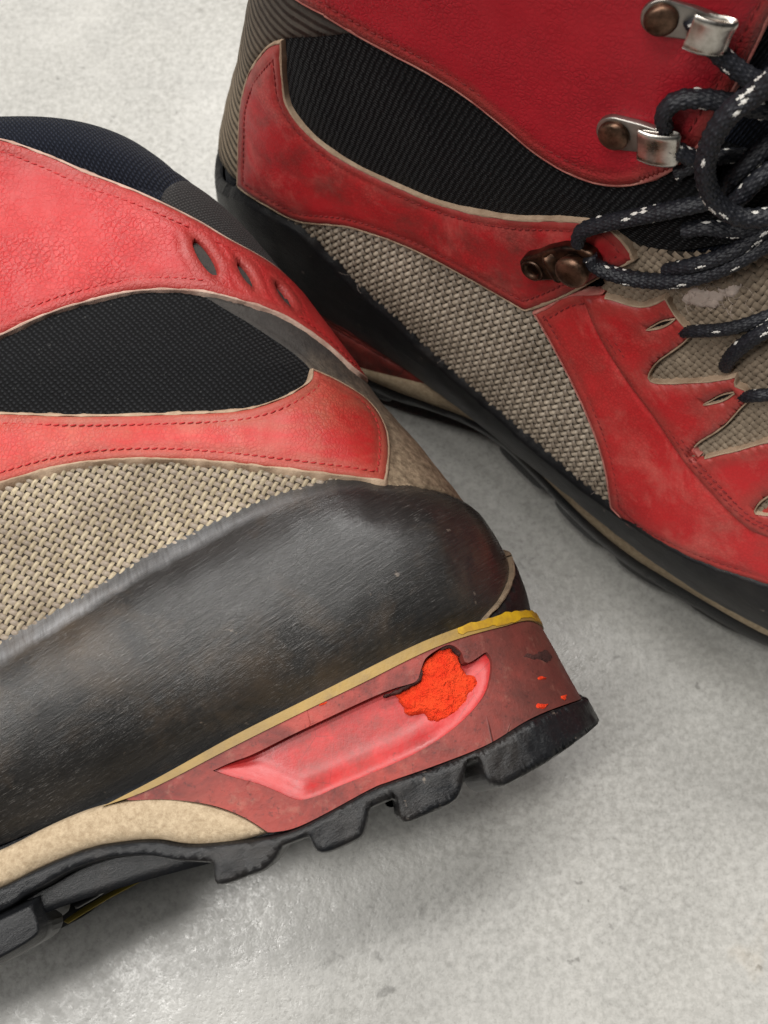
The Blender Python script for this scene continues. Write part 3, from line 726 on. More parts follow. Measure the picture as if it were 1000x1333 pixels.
# red cuff with three slots
def oval(cx, cy, a, b, dx, dy, n=14):
    l_ = sqrt(dx*dx+dy*dy); dx /= l_; dy /= l_
    return [(cx+a*cos(i*2*pi/n)*dx-b*sin(i*2*pi/n)*dy, cy+a*cos(i*2*pi/n)*dy+b*sin(i*2*pi/n)*dx) for i in range(n)]
cuffL, _ = panel('leather_cuff', SU, [Lp(2.75, 0, 13.9, 'c'), (374, 364), (345, 349), (300, 322), (260, 297), (200, 265), (120, 230), (60, 203), (0, 184), (-80, 165), Lp(12.6, 4, 22.0, 'c'), Lp(13.6, 4, 18.5), Lp(13.4, 4, 16.2), Lp(12.4, 4, 15.0), (-80, 470), (0, 442), (52, 418), (104, 400), (182, 383), (255, 384), (316, 399), (370, 421), (418, 454), (462, 493), Lp(1.75, 0, 10.9, 'c')],
    .0022, 'leather_cuff', BL, sym=True, edge='cut_edge_pale', edge_w=.0007, edge_out=.0007, lip=.00002, hole_w=0, groove=(.0032,), stitch=[(.0032, 'thread_red')],
    holes=[oval(266, 340, 27, 7, 31, 49), oval(317, 363, 19, 4.6, 22, 34), oval(364, 390, 18, 4.2, 21, 31)], wrinkle=.0004, wsc=45)
# under the slots
panel('slot_lining', SU, [(235, 300), (300, 325), (385, 370), (400, 400), (380, 415), (320, 392), (250, 376)], .0003, 'strip_dusty', BL, wrinkle=0, grid=.003)
# woven side
weave('woven_panel', SU, [(-170, 700), (0, 626), (104, 600), (208, 594), (312, 602), (420, 616), (440, 630), (350, 662), (200, 735), (100, 795), (0, 850), (-170, 930)], BL, ['weave_gold', 'weave_grey'], .00185, .0015, radians(137), ML, OL, wa=.36, wb=.32, hgt=.00065, fl=(.70, .80))
# red band between mesh and weave
bandL, _ = panel('leather_band', SU, [(403, 486, 'c'), (440, 504), (474, 528), (494, 556), (502, 590), (499, 634, 'c'), (416, 621), (312, 608), (208, 601), (104, 607), (0, 634), (-90, 668), Lp(17.5, 4, 9.6, 'c'), Lp(17.0, 3.8, 12.0, 'c'), (-120, 540), (0, 541), (104, 544), (218, 542), (312, 537), (362, 524), (398, 503)],
    .0020, 'leather_old', BL, edge='cut_edge', edge_w=.0008, edge_out=.0010, lip=.00002, groove=(.0026,), stitch=[(.0026, 'thread_red')], wrinkle=.0004, wsc=50)
# rubber rand all round
SOLELINE = [(705, 806), (640, 812), (560, 838), (480, 878), (400, 918), (300, 973), (200, 1030), (100, 1068), (0, 1112), (-150, 1175)]
def rand_bulge(V2, loc, d, hh, W):
    x, z = loc[:, 0]*100, loc[:, 2]*100
    zt = np.interp(x, [0, 2.5, 4, 8, 12, 17, 28], [6.9, 7.1, 7.7, 7.5, 6.8, 5.9, 6.3]); zb = 3.0; v = np.clip((z-zb)/(zt-zb), 0, 1)
    return hh+.0042*np.clip(1-(1.9*(v-.55))**2, 0, 1)*np.clip(x/2.2, .25, 1)*(1-np.exp(-(d/.0075)**2))
toe = [Lp(17, 5, 5.9), Lp(22, 4.6, 5.9), Lp(26, 3.2, 6.2), Lp(28.4, 0, 6.4, 'c')]
def ring_panel(name, surf, half_top, half_bot, *a, **kw):
    """closed ring from the centre front on the far side round the back to the centre front again"""
    P, c = resolve(surf, half_top); A = spline(P, c, False, 8); A[0, 0] = 0; A[-1, 0] = .4995
    P, c = resolve(surf, half_bot); B = spline(P, c, False, 8); B[0, 0] = 0; B[-1, 0] = .4995
    top = np.vstack([A[::-1]*[-1, 1], A[1:]]); bot = np.vstack([B[::-1]*[-1, 1], B[1:]])
    loop = np.vstack([top, bot[::-1]])
    return panel(name, surf, [(1.0, float(u), float(t), 'c') for u, t in loop], *a, n=1, **kw)
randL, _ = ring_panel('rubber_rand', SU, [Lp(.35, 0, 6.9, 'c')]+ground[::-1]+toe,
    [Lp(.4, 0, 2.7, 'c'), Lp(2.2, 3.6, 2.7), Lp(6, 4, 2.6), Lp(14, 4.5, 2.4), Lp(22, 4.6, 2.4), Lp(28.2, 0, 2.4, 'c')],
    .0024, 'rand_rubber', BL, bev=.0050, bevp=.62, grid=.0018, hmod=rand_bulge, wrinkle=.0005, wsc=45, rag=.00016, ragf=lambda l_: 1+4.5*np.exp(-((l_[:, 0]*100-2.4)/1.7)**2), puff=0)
# moulded heel end of the rand
panel('heel_cap', SU, [Lp(.2, 0, 5.3, 'c'), (660, 724), (652, 730), (646, 755), (634, 782), (614, 806), (606, 822, 'c'), Lp(.4, 0, 2.6, 'c')], .0046, 'rand_dark', BL, sym=True, edge='suede_dusty', edge_w=.0012, wrinkle=.0003, bev=.0012)

# ---- sole
TS = .285                                   # where the outsole ends and the lugs begin
base_mesh('midsole_core', SS, 'outsole_rubber', BL, .0, nu=200, nt=10, cap_top=True, t0=TS)
WT = [(707, 799), (670, 796), (640, 800), (600, 808), (560, 823), (480, 863), (400, 903), (300, 959), (200, 1018), (140, 1048)]
WB = [(709, 817), (672, 817), (640, 824), (600, 834), (560, 848), (480, 887), (400, 926), (300, 976), (200, 1027), (130, 1054)]
HB = [(752, 912), (690, 936), (630, 971), (570, 995), (510, 1016), (480, 1028), (395, 1073), (355, 1086)]
window = [(281, 1003, 'c'), (305, 992), (332, 982), (380, 958), (416, 941), (480, 911), (512, 898), (530, 893), (541, 888), (546, 872), (553, 858), (578, 844), (593, 853), (601, 868), (624, 854, 'c'), (631, 868), (628, 898), (615, 922), (585, 952), (540, 981), (480, 1008), (440, 1024), (416, 1035), (389, 1041), (365, 1031), (338, 1020), (305, 1011)]
_lo = resample(SS, spline([SS.px(x, y) for x, y in ((622, 856), (631, 868), (628, 898), (615, 922), (585, 952), (540, 981), (480, 1008), (416, 1035), (389, 1041), (338, 1020), (281, 1003))], [False]*11, False, 8), .0008, False)
_lp = SS.P(_lo[:, 0], _lo[:, 1]); _kl = KDTree(len(_lp)); [_kl.insert(Vector(q), i) for i, q in enumerate(_lp)]; _kl.balance()
def recess_h(V2, loc, d, hh, W):
    dl = np.array([_kl.find(Vector(w))[2] for w in W]); return hh+.0021*np.exp(-(dl/.0030)**2)
panel('heel_recess', SS, [(262, 1010, 'c'), (330, 970), (416, 930), (480, 895), (530, 870), (570, 835), (645, 838), (648, 890), (620, 940), (545, 992), (480, 1020), (390, 1054), (330, 1028)], .0004, 'recess_red', BL, bev=.0005, grid=.0014, wrinkle=.0001, wsc=60, puff=0, hmod=recess_h)
heelL, _ = panel('heel_block', SS, [Lp(-.2, 0, 3.0, 'c')]+WB[:-1]+[(170, 1040), (230, 1040), (280, 1047), (320, 1062), (353, 1083, 'c')]+HB[::-1][1:]+[Lp(-.3, 0, 1.1, 'c')],
    .0034, 'heel_pu', BL, sym=True, holes=[window], bev=.0002, grid=.0014, wrinkle=.00012, wsc=120, puff=0)
panel('welt', SS, [Lp(-.1, 0, 3.2, 'c')]+WT[:-1]+[(140, 1049, 'c')]+WB[::-1][1:]+[Lp(-.1, 0, 2.9, 'c')], .0038, 'welt_yellow', BL, sym=True, bev=.0002, grid=.0010, step=.0005, wrinkle=0, wsc=90, puff=0)
panel('welt_patch', SS, [(704, 801), (670, 798), (640, 802), (612, 809), (586, 820), (592, 832), (615, 826), (640, 822), (672, 815), (706, 815)], .0040, 'welt_bright', BL, bev=.0003, wrinkle=0, puff=0, rag=.0006)
def foam_h(V2, loc, d, hh, W):
    return hh+np.clip(d/.0015, 0, 1)*np.array([.0005*fbm(p, 170, 4)+.0004*noise.noise(Vector(p)*700)+.0004*noise.noise(Vector(p)*1700) for p in W])
panel('foam_tear', SS, [(579, 841), (593, 850), (601, 871), (621, 889), (620, 903), (597, 925), (576, 940), (549, 934), (534, 930), (522, 921), (514, 906), (528, 893), (541, 886), (544, 872), (552, 856)], .0017, 'foam_torn', BL, bev=.0008, grid=.0005, hmod=foam_h, rag=.0009, wrinkle=0, step=.0006)
for q in ([(684, 890), (694, 887), (697, 892), (689, 895)], [(684, 924), (694, 921), (704, 924), (695, 930), (688, 929)], [(714, 913), (720, 911), (722, 918), (716, 921)]):
    panel('foam_chip', SS, q, .0038, 'foam_torn', BL, bev=.0004, grid=.0007, rag=.0005, wrinkle=0, step=.0005, puff=0)
panel('foam_sliver', SS, [(362, 941), (390, 930), (430, 911), (432, 914), (400, 932), (372, 944)], .0038, 'foam_torn', BL, bev=.0004, grid=.0008, rag=.0003, wrinkle=0, step=.0005, puff=0)
for q in ([(498, 906), (520, 896), (541, 884), (545, 872), (549, 874), (546, 890), (522, 902), (503, 910)], [(570, 846), (584, 842), (597, 852), (594, 857), (582, 848), (572, 850)]): panel('tear_outline', SS, q, .0037, 'tear_dark', BL, bev=.0004, grid=.0007, rag=.0004, wrinkle=0, step=.0005, puff=0)  # dark cracks painted round the foam to give the tear depth
panel('torn_notch_shade', SS, [(664, 862), (678, 855), (695, 853), (704, 866), (698, 872), (680, 868)], .0036, 'tear_dark', BL, bev=.0004, grid=.0009, rag=.0006, wrinkle=0, step=.0006, puff=0)  # dark patch laid on the heel block, painting the shade of a hole
CT = [(-170, 1172), (0, 1107), (60, 1078), (115, 1054), (160, 1042), (200, 1037), (240, 1039), (290, 1050), (325, 1064), (352, 1083, 'c')]
CB = [(300, 1096), (250, 1099), (210, 1093), (170, 1095), (120, 1105), (60, 1129), (0, 1158), (-170, 1232, 'c')]
panel('midsole', SS, CT+CB, .0040, 'eva_cream', BL, bev=.0009, wrinkle=.0003, wsc=90, puff=0)
# the moulded outsole: one piece whose lower edge is cut into lugs
OB = [(767, 928), (759, 948), (735, 974), (700, 998), (668, 1017), (648, 1026), (630, 1021), (622, 1008), (618, 990, 'c'), (605, 996, 'c'), (602, 1014), (597, 1034), (585, 1047), (550, 1063), (528, 1071), (518, 1064), (514, 1039, 'c'), (481, 1053, 'c'), (479, 1068), (473, 1087), (455, 1098), (428, 1109), (413, 1107), (404, 1089, 'c'), (369, 1102, 'c'), (366, 1112), (350, 1130), (325, 1140), (295, 1150), (284, 1146), (281, 1121, 'c'), (240, 1119), (200, 1113), (150, 1117), (100, 1133), (70, 1150), (40, 1166), (0, 1190), (-170, 1266, 'c')]
def out_h(V2, loc, d, hh, W): return hh+np.array([.0003*fbm(w, 220, 4) for w in W])*np.clip(d/.001, 0, 1)
soleO, _ = panel('outsole', SS, [Lp(-.3, 0, 1.15, 'c')]+HB+[(300, 1094), (250, 1097), (210, 1091), (170, 1093), (120, 1103), (60, 1127), (0, 1156), (-170, 1230, 'c')]+OB[::-1]+[Lp(-.3, 0, .2, 'c')], .0048, 'outsole_rubber', BL, sym=True, bev=.0006, bevp=.4, grid=.0012, wrinkle=0, puff=0, sink=.016, hmod=out_h)
for x0, x1 in ((12.3, 14.2), (14.8, 16.8), (17.5, 19.5), (20.2, 22.2), (22.9, 24.8)):
    panel('lug', SS, [Lp(x0, 5, ZLOW(x0)+.1, 'c'), Lp(x1, 5, ZLOW(x1)+.1, 'c'), Lp(x1-.15, 5, ZLOW(x1)-.75), Lp(x0+.15, 5, ZLOW(x0)-.75)], .0050, 'outsole_rubber', soleO, bev=.0015, bevp=.6, sink=.022, cap=True, puff=0, wrinkle=.0004)
    panel('lug', SS, [Lp(x0, -5, ZLOW(x0)+.1, 'c'), Lp(x1, -5, ZLOW(x1)+.1, 'c'), Lp(x1-.15, -5, ZLOW(x1)-.75), Lp(x0+.15, -5, ZLOW(x0)-.75)], .0050, 'outsole_rubber', soleO, bev=.0015, bevp=.6, sink=.022, cap=True, puff=0, wrinkle=.0004)

# under the forefoot: inner lugs and the edge of the shank plate
def plane_px(poly, y0, M, O):
    o = M@(CC-O); out = []
    for x, y in poly:
        d = M@ray(x, y); out.append((o+d*((y0-o[1])/d[1]))@M+O)
    return out
for poly in ([(-20, 1205), (30, 1172), (58, 1160), (66, 1172), (60, 1205), (20, 1232), (-20, 1252)], [(86, 1150), (110, 1136), (128, 1131), (134, 1150), (128, 1168), (96, 1186)], [(150, 1128), (172, 1119), (196, 1118), (204, 1130), (190, 1136), (158, 1152)]):
    prism('lug', plane_px(poly, .030, ML, OL), ML[1], .022, 'outsole_rubber', soleO, .0010, 2, .05)
prism('shank_edge', plane_px([(82, 1199), (110, 1180), (140, 1163), (170, 1148), (202, 1133), (205, 1137), (172, 1154), (142, 1170), (112, 1188), (88, 1203)], -.006, ML, OL), ML[1], .0015, 'yellow_shank', soleO, .0002, 1, 0)

# the front of the upper, outside the picture
def toe_panels(surf, parent, x0, mat):
    for mr in (False, True):
        panel('toe_panel', surf, [Lp(x0, 5, 5.6, 'c'), Lp(20, 5, 5.6), Lp(24, 4.5, 5.7), Lp(27, 2.5, 6.0), Lp(28.2, .03, 6.1, 'c'), Lp(26.0, .03, 7.8), Lp(23.2, .03, 9.4, 'c'), Lp(21.5, 2.2, 9.6), Lp(x0+.6, 3.9, 9.2, 'c')], .0013, mat, parent, mirror=mr, grid=.003, wrinkle=.0004)
toe_panels(SU, BL, 14.6, 'leather_old')

# ================================================================== boot standing behind
th_, l_ = radians(-32), radians(3)
Xr = np.array([cos(th_), sin(th_), 0]); Yr = np.array([sin(th_), -cos(th_), 0]); Zr = np.array([0, 0, 1.])
MR = np.array([Xr, Yr*cos(l_)+Zr*sin(l_), Zr*cos(l_)-Yr*sin(l_)])
ORR = np.array([-.047, .232, .002])
BR = root('hiking_boot', ORR+Xr*.12, 'red boot with black laces and metal hooks standing behind the other boot', 'pair of red boots')
UPPER_R = [list(r) for r in UPPER]
for k_, (a4, a5, wst) in enumerate(((3.55, 5.40, -.22), (3.95, 5.75, -.28), (4.05, 5.20, -.08), (3.8, 4.40, 0))): UPPER_R[k_][4], UPPER_R[k_][5], UPPER_R[k_][8] = a4, a5, wst
def sole_fn_r(u, t):
    q_ = sole_fn(u, t); q_[:, 1] *= 1+.012*sstep((q_[:, 0]*100-6)/5); return q_
RU = Surf(upper_fn(UPPER_R), MR, ORR); RS = Surf(sole_fn_r, MR, ORR, 260, 40)

base_mesh('inner_boot', RU, 'fabric_navy', BR, .0012)
collar(RU, BR, 'fabric_navy')
panel('mesh_panel', RU, [(368, 36, 'c'), (430, 20), (480, 28), (560, 72), (640, 128), (700, 176), (760, 214), (830, 215), (900, 180, 'c'), (960, 190), (1010, 230), (1000, 300), (930, 318), (850, 322), (760, 292), (660, 288), (585, 272), (510, 243), (435, 203), (383, 153), (368, 100)], .0006, 'mesh_rib', BR, grid=.002, hmod=mesh_puff, wrinkle=.0004)
panel('heel_strip', RU, [Lp(3.0, 0, 15.2, 'c'), (405, -10), (445, 14), (482, 38, 'c'), (420, 46), (380, 49), (352, 62), (331, 92), (320, 126), (315, 170), (314, 236, 'c'), Lp(.4, 0, 5.6, 'c')], .0012, 'strip_ribbed', BR, sym=True, grid=.002, wrinkle=.0003, wsc=90)
cuffR, _ = panel('leather_cuff', RU, [Lp(3.6, 0, 16.8, 'c'), Lp(8, 4, 19.5), Lp(13.2, 4, 22.6, 'c'), (1030, -60), (1000, 8), (973, 68), (946, 122), (912, 180), (878, 213), (826, 233), (782, 231), (740, 215), (700, 190), (660, 156), (610, 117), (560, 86), (510, 60), (470, 38), (430, 14), (403, -1), Lp(2.9, 0, 14.6, 'c')],
    .0022, 'leather_deep', BR, sym=True, edge='cut_edge_red', edge_w=.0010, edge_out=.0011, lip=.00003, groove=(.0034,), stitch=[(.0034, 'thread_dark')], wrinkle=.0004, wsc=45)
weave('woven_panel', RU, [(330, 246), (395, 276), (460, 284), (530, 306), (610, 346), (690, 394), (725, 436), (755, 490), (780, 540), (798, 592), (806, 652), (760, 632), (695, 578), (630, 524), (565, 463), (520, 415), (460, 368), (395, 300)], BR, ['weave_pale', 'weave_dim'], .0020, .00175, radians(50), MR, ORR, wa=.39, wb=.34, hgt=.0009, fl=(.72, .80))
# vamp, then the eyelet piece over it
VPRE = spline(*resolve(RU, [(698, 402, 'c'), (720, 440), (746, 490), (771, 545), (788, 595), (799, 655, 'c'), (830, 684), (880, 712), (940, 738), (1000, 757), (1100, 790, 'c'), (1100, 700, 'c'), (1000, 672), (969, 650), (900, 570), (830, 470), (790, 375, 'c'), (740, 380)]), True, 8)
eyeR, CE = panel('eyestay', RU, [(762, 380, 'c'), (784, 432), (817, 486), (854, 537), (891, 593), (928, 636), (969, 677), (1000, 693), (1090, 715, 'c'), (1090, 660), (1000, 664), (986, 658), (1004, 640), (1050, 610), (1062, 585), (1040, 563), (1000, 568), (951, 582), (908, 592), (901, 585), (922, 565), (962, 532), (981, 512, 'c'), (974, 500), (962, 494), (963, 482, 'c'), (894, 491), (856, 491), (850, 481), (863, 463), (893, 441), (906, 426, 'c'), (889, 408), (881, 397), (872, 379, 'c'), (838, 391), (795, 380)],
    .0024, 'leather_vamp', BR, edge='cut_edge', edge_w=.0005, edge_out=.0004, lip=.00002, hole_w=.0003, edge_skip=lambda q_: inside(VPRE, q_), groove=(), stitch=None, wrinkle=.0005, wsc=45, holes=[[(847, 422, 'c'), (868, 418), (884, 407, 'c'), (866, 411)], [(920, 520, 'c'), (944, 515), (962, 503, 'c'), (942, 508)]])
vampR, CV = panel('vamp', RU, [(698, 402, 'c'), (720, 440), (746, 490), (771, 545), (788, 595), (799, 655, 'c'), (830, 684), (880, 712), (940, 738), (1000, 757), (1100, 790, 'c'), (1100, 700, 'c'), (1000, 672), (969, 650), (900, 570), (830, 470), (790, 375, 'c'), (740, 380)],
    .0018, 'leather_vamp', BR, edge='cut_edge_red', edge_w=.0008, edge_skip=lambda q_: inside(CE, q_), hmod=lambda V2, loc, d, hh, W: np.where(inside(CE, V2), .0003, hh),  groove=(.0030,), stitch=None, wrinkle=.0005, wsc=45)
# the vamp's seam, only where it is not covered
_d, _m, _N, _W = inward(RU, CV); _q = CV+_d*.0030
_run = []
for a2 in _q:
    if inside(CE, a2[None])[0] or not inside(CV, a2[None])[0]:
        if len(_run) > 12: stitches(RU, np.array(_run), .0017, 'thread_dark', vampR)
        _run = []
    else: _run.append(a2)
if len(_run) > 12: stitches(RU, np.array(_run), .0017, 'thread_dark', vampR)
for off in (9, 15):
    stitches(RU, spline([RU.px(x+off, y-off*.45) for x, y in ((766, 392), (784, 432), (817, 486), (854, 537), (891, 593), (928, 636), (965, 672), (1000, 690))], [False]*8, False, 8), .0024, 'thread_dark', eyeR)
for sl in ([(842, 424), (868, 421), (890, 405), (866, 408)], [(915, 522), (944, 518), (967, 501), (942, 505)]): panel('slit_shade', RU, sl, .0016, 'rand_dark', BR, wrinkle=0, puff=0)  # dark panels that paint the slits' shade over the tongue weave
bandR, _ = panel('leather_band', RU, [(375, 48, 'c'), (356, 58), (335, 90), (324, 125), (319, 170), (316, 240, 'c'), (350, 262), (395, 284), (460, 291), (530, 314), (610, 354), (688, 399, 'c'), (728, 385), (772, 362), (798, 348), (831, 331, 'c'), (822, 312), (806, 296), (786, 283), (728, 278), (660, 276), (585, 260), (510, 230), (435, 190), (385, 140), (376, 100)],
    .0022, 'leather_band', BR, edge='cut_edge', edge_w=.0009, lip=.00003, groove=(.0030,), stitch=[(.0030, 'thread_dark')], wrinkle=.0005, wsc=45)
panel('leather_band', RU, [(375, 48, 'c'), (356, 58), (335, 90), (324, 125), (319, 170), (316, 240, 'c'), (350, 262), (395, 284), (460, 291), (530, 314), (610, 354), (688, 399, 'c'), (728, 385), (772, 362), (798, 348), (831, 331, 'c'), (822, 312), (806, 296), (786, 283), (728, 278), (660, 276), (585, 260), (510, 230), (435, 190), (385, 140), (376, 100)],
    .0022, 'leather_band', BR, mirror=True, edge='cut_edge', edge_w=.0009, lip=.00003, groove=(.0030,), stitch=None, wrinkle=.0005, wsc=45)
# tongue weave shows between the eyelet fingers
weave('tongue', RU, [(800, 318), (860, 325), (930, 330), (1000, 318), (1120, 330), (1120, 640), (980, 680), (900, 600), (840, 490), (790, 390)], BR, ['tongue_yarn', 'tongue_yarn'], .0017, .0017, radians(75), MR, ORR, wa=.46, wb=.46, hgt=.0006)
randtopR = [(279, 222), (312, 243), (345, 264), (395, 291), (430, 325), (460, 355), (500, 392), (540, 430), (590, 476), (640, 520), (695, 567), (745, 610), (790, 646), (830, 673), (880, 702), (940, 728), (1000, 747)]
ring_panel('rubber_rand', RU, [Lp(.35, 0, 5.9, 'c')]+randtopR+[Lp(22, 4.6, 5.4), Lp(26, 3.2, 6.0), Lp(28.4, 0, 6.4, 'c')],
    [Lp(.4, 0, 2.7, 'c'), Lp(2.2, 3.6, 2.7), Lp(6, 4, 2.6), Lp(10, 4.5, 2.42), Lp(14, 4.8, 2.36), Lp(22, 5, 2.36), Lp(28.2, 0, 2.3, 'c')],
    .0024, 'rand_dark', BR, bev=.0024, bevp=.75, grid=.0024, wrinkle=.0005, wsc=45, rag=.0005, puff=0)
base_mesh('midsole_core', RS, 'outsole_rubber', BR, .0, nu=200, nt=10, cap_top=True, t0=TS)
def uband(name, surf, xs, parent, mat, h, t0, t1, **kw):
    """band on the sole wall between heights t0(x) and t1(x), all the way round"""
    top = [Lp(x, y, z1) for x, y, z0, z1 in xs]; bot = [Lp(x, y, z0) for x, y, z0, z1 in xs]
    return ring_panel(name, surf, top, bot, h, mat, parent, **kw)
uband('heel_block', RS, [(-.2, 0, 1.1, 3.4), (3, 4.1, 1.1, 3.4), (8, 4, 1.1, 3.0), (11, 4, 2.45, 2.62), (29.2, 0, 3.4, 3.5)], BR, 'heel_pu', .0012, 0, 0, bev=.001, grid=.003, puff=0)
MP = [(6.6, 4.2, 1.15, 1.22), (8, 4.0, 1.2, 1.8), (10, 4.0, 1.5, 2.45), (13, 4.2, 1.75, 2.55), (18, 5, 1.35, 2.4), (23, 5, 1.3, 2.4), (27, 3.5, 2.2, 3.0), (29.2, 0, 2.9, 3.6)]
for mr in (False, True): panel('midsole', RS, [Lp(x, y, z1) for x, y, z0, z1 in MP[:-1]]+[Lp(29.3, .02, 3.6, 'c'), Lp(29.3, .02, 2.9, 'c')]+[Lp(x, y, z0) for x, y, z0, z1 in MP[::-1][1:]], .0030, 'eva_cream', BR, mirror=mr, bev=.001, grid=.003, puff=0)
soleOR, _ = uband('outsole', RS, [(-.3, 0, .45, 1.15), (3, 4.1, .45, 1.15), (8, 4, .5, 1.2), (10, 4.0, .95, 1.5), (13, 4.2, 1.15, 1.75), (18, 5, .55, 1.35), (23, 5, .5, 1.3), (27, 3.5, 1.75, 2.2), (29.2, 0, 2.4, 2.9)], BR, 'outsole_rubber', .0022, 0, 0, bev=.001, grid=.003, puff=0)
for x0, x1 in ((.8, 3.6), (4.2, 5.8), (6.4, 8.4), (12.3, 14.2), (14.8, 16.8), (17.5, 19.5), (20.2, 22.2), (22.9, 24.8)):
    for sd in (5, -5):
        panel('lug', RS, [Lp(x0, sd, ZLOW(x0)+.1, 'c'), Lp(x1, sd, ZLOW(x1)+.1, 'c'), Lp(x1-.15, sd, ZLOW(x1)-.75), Lp(x0+.15, sd, ZLOW(x0)-.75)], .0008, 'outsole_rubber', soleOR, bev=.0015, bevp=.6, sink=.022, cap=True, puff=0, wrinkle=.0004)

# ------------------------------------------------------------------ lace hooks
def frame_at(surf, x, y, x2, y2):
    u, t = surf.px(x, y); p = surf.P(u, t)[0]; n = surf.N(u, t)[0]; u2, t2 = surf.px(x2, y2); q = surf.P(u2, t2)[0]
    d = q-p; d = d-n*(d@n); d /= np.linalg.norm(d); s = np.linalg.norm(p-CC)/FOC
    b = np.cross(n, d)
    if b@CU > 0: b = -b                      # b points down the picture
    return p, n, d, b, s
def strip(name, path, width, thick, at, mat, parent, crown=.0, nw=9, wfun=None):
    """flat bar of given width swept along a path of (along, up), with a rounded cross-section"""
    path = np.array(path); q = spline([np.array(p_) for p_ in path], [False]*len(path), False, 8); T = np.gradient(q, axis=0); T /= np.linalg.norm(T, axis=1)[:, None]
    Nn = np.stack([-T[:, 1], T[:, 0]], 1); v, f = [], []; ring = []
    for k_ in range(2*nw):
        if k_ < nw: w = -1+2*k_/(nw-1); s_ = 1
        else: w = 1-2*(k_-nw)/(nw-1); s_ = -1
        ring.append((w, s_*sqrt(max(0, 1-abs(w)**5))*.5))
    m = len(ring)
    for i, (pt, nn) in enumerate(zip(q, Nn)):
        fr = i/(len(q)-1); wd = width*(wfun(fr) if wfun else 1)
        for w, hgt in ring:
            o2 = pt+nn*(hgt*thick+crown*(1-w*w)); v.append(at(o2[0], w*wd/2, o2[1]))
    for i in range(len(q)-1):
        for k_ in range(m): f.append((i*m+k_, i*m+(k_+1) % m, (i+1)*m+(k_+1) % m, (i+1)*m+k_))
    f.append(tuple(range(m))); f.append(tuple((len(q)-1)*m+k_ for k_ in range(m-1, -1, -1)))
    return link(name, orient(mesh(name, v, f, mat)), parent)
def part_root(name, parent, p, label=None):
    e = bpy.data.objects.new(name, None); COL.objects.link(e); e.parent = parent; e.matrix_parent_inverse = ROOTINV[parent.name]; e.empty_display_size = .01
    if label: e['label'] = label
    return e
def open_hook(x, y, x2, y2):
    p, n, d, b, s = frame_at(RU, x, y, x2, y2); p = p+n*.0026; s = s*.97
    at = lambda a, w, h: p+d*a+b*w+n*h
    e = part_root('lace_hook', BR, p)
    out = []
    for i in range(20): 
        an = pi/2+pi*i/19; out.append(at(24*s*cos(an), 24*s*sin(an), .0009))
    out += [at(30*s, -21*s, .0009), at(62*s, -15*s, .0009), at(62*s, 15*s, .0009), at(30*s, 21*s, .0009)]
    pl = prism('plate', out, n, .0014, 'steel_dull', e, .0003, 2); 
    v, f = lathe([(20*s, 0), (20*s, .0012), (18.5*s, .0017), (16*s, .0019), (11*s, .0022), (5*s, .0023), (1*s, .0023)], at(0, 0, .0003), n)
    link('rivet', orient(mesh('rivet', v, f, 'bronze')), e)
    # the hook itself: rises from the end of the plate and folds back towards the rivet
    strip('hook', [(34*s, .0005), (56*s, .0005), (74*s, .0008), (82*s, .0016), (78*s, .0026), (64*s, .0032), (48*s, .0032), (33*s, .0026)], 46*s, .0010, at, 'steel_bright', e, .0004, 11, lambda fr: .72+.28*min(1, fr*1.8))
    return p, n, d, b, s
open_hook(809, 159, 868, 166)
open_hook(864, 6, 925, 16)
# lower clip of dark forged metal
p, n, d, b, s = frame_at(RU, 708, 334, 779, 322); p = p+n*.0030; at = lambda a, w, h: p+d*a+b*w+n*h
e = part_root('lace_clip', BR, p)
out = [(-18, -6), (-14, -15), (-4, -20), (14, -20), (34, -24), (60, -25), (86, -18), (96, -8), (96, 8), (84, 18), (58, 24), (34, 22), (14, 18), (-4, 17), (-14, 12), (-18, 4)]
prism('clip_body', [at(a*s, w*s, .0024) for a, w in out], n, .0034, 'bronze_dark', e, .0011, 3)
v, f = lathe([(15*s, 0), (15*s, .0004), (12*s, .0008), (10*s, .0001), (3*s, -.0002), (.5*s, -.0003)], at(0, -1*s, .0024), n); link('rivet', orient(mesh('rivet', v, f, 'bronze_dark')), e)
strip('rib', [(24*s, .0016), (30*s, .0032), (36*s, .0036), (42*s, .0020)], 38*s, .0012, at, 'bronze_dark', e, 0, 9)
v, f = lathe([(17*s, 0), (19*s, .0012), (21*s, .0022), (21.5*s, .0030), (20*s, .0036), (15*s, .0040), (7*s, .0042), (1*s, .0042)], at(66*s, 4*s, .0018), n); link('clip_cap', orient(mesh('clip_cap', v, f, 'bronze')), e)

# ------------------------------------------------------------------ laces
def lace_px(pts, dia, phase=0, surf=RU):
    W = []; rad = None
    for x, y, off in pts:
        u, t = surf.px(x, y); p_ = surf.P(u, t)[0]; n_ = surf.N(u, t)[0]
        # keep the lace on the sight line: go back towards the camera until it clears the surface by off mm
        c_ = max(n_@(-ray(x, y)), .35); W.append(p_-ray(x, y)*(off/1000/c_))
    dist = np.mean([np.linalg.norm(w-CC) for w in W])
    return lace(W, dia/2*dist/FOC, BR, phase=phase)
lace_px([(900, 22, 3.4), (912, 40, 3.6), (928, 60, 3.8), (952, 84, 4.5), (982, 104, 5.5), (1020, 118, 6)], 25, .1)
lace_px([(866, 166, 4.5), (864, 150, 5), (876, 134, 5), (902, 128, 5), (940, 132, 5), (978, 140, 5), (1020, 146, 5)], 23, .5)
lace_px([(860, 174, 4.5), (872, 190, 4.8), (892, 201, 4.6), (914, 213, 4), (924, 235, 4), (935, 258, 4)], 22, .9)
lace_px([(880, 226, 2.5), (920, 208, 2.5), (960, 203, 2.5), (1020, 208, 2.5)], 20, .2)
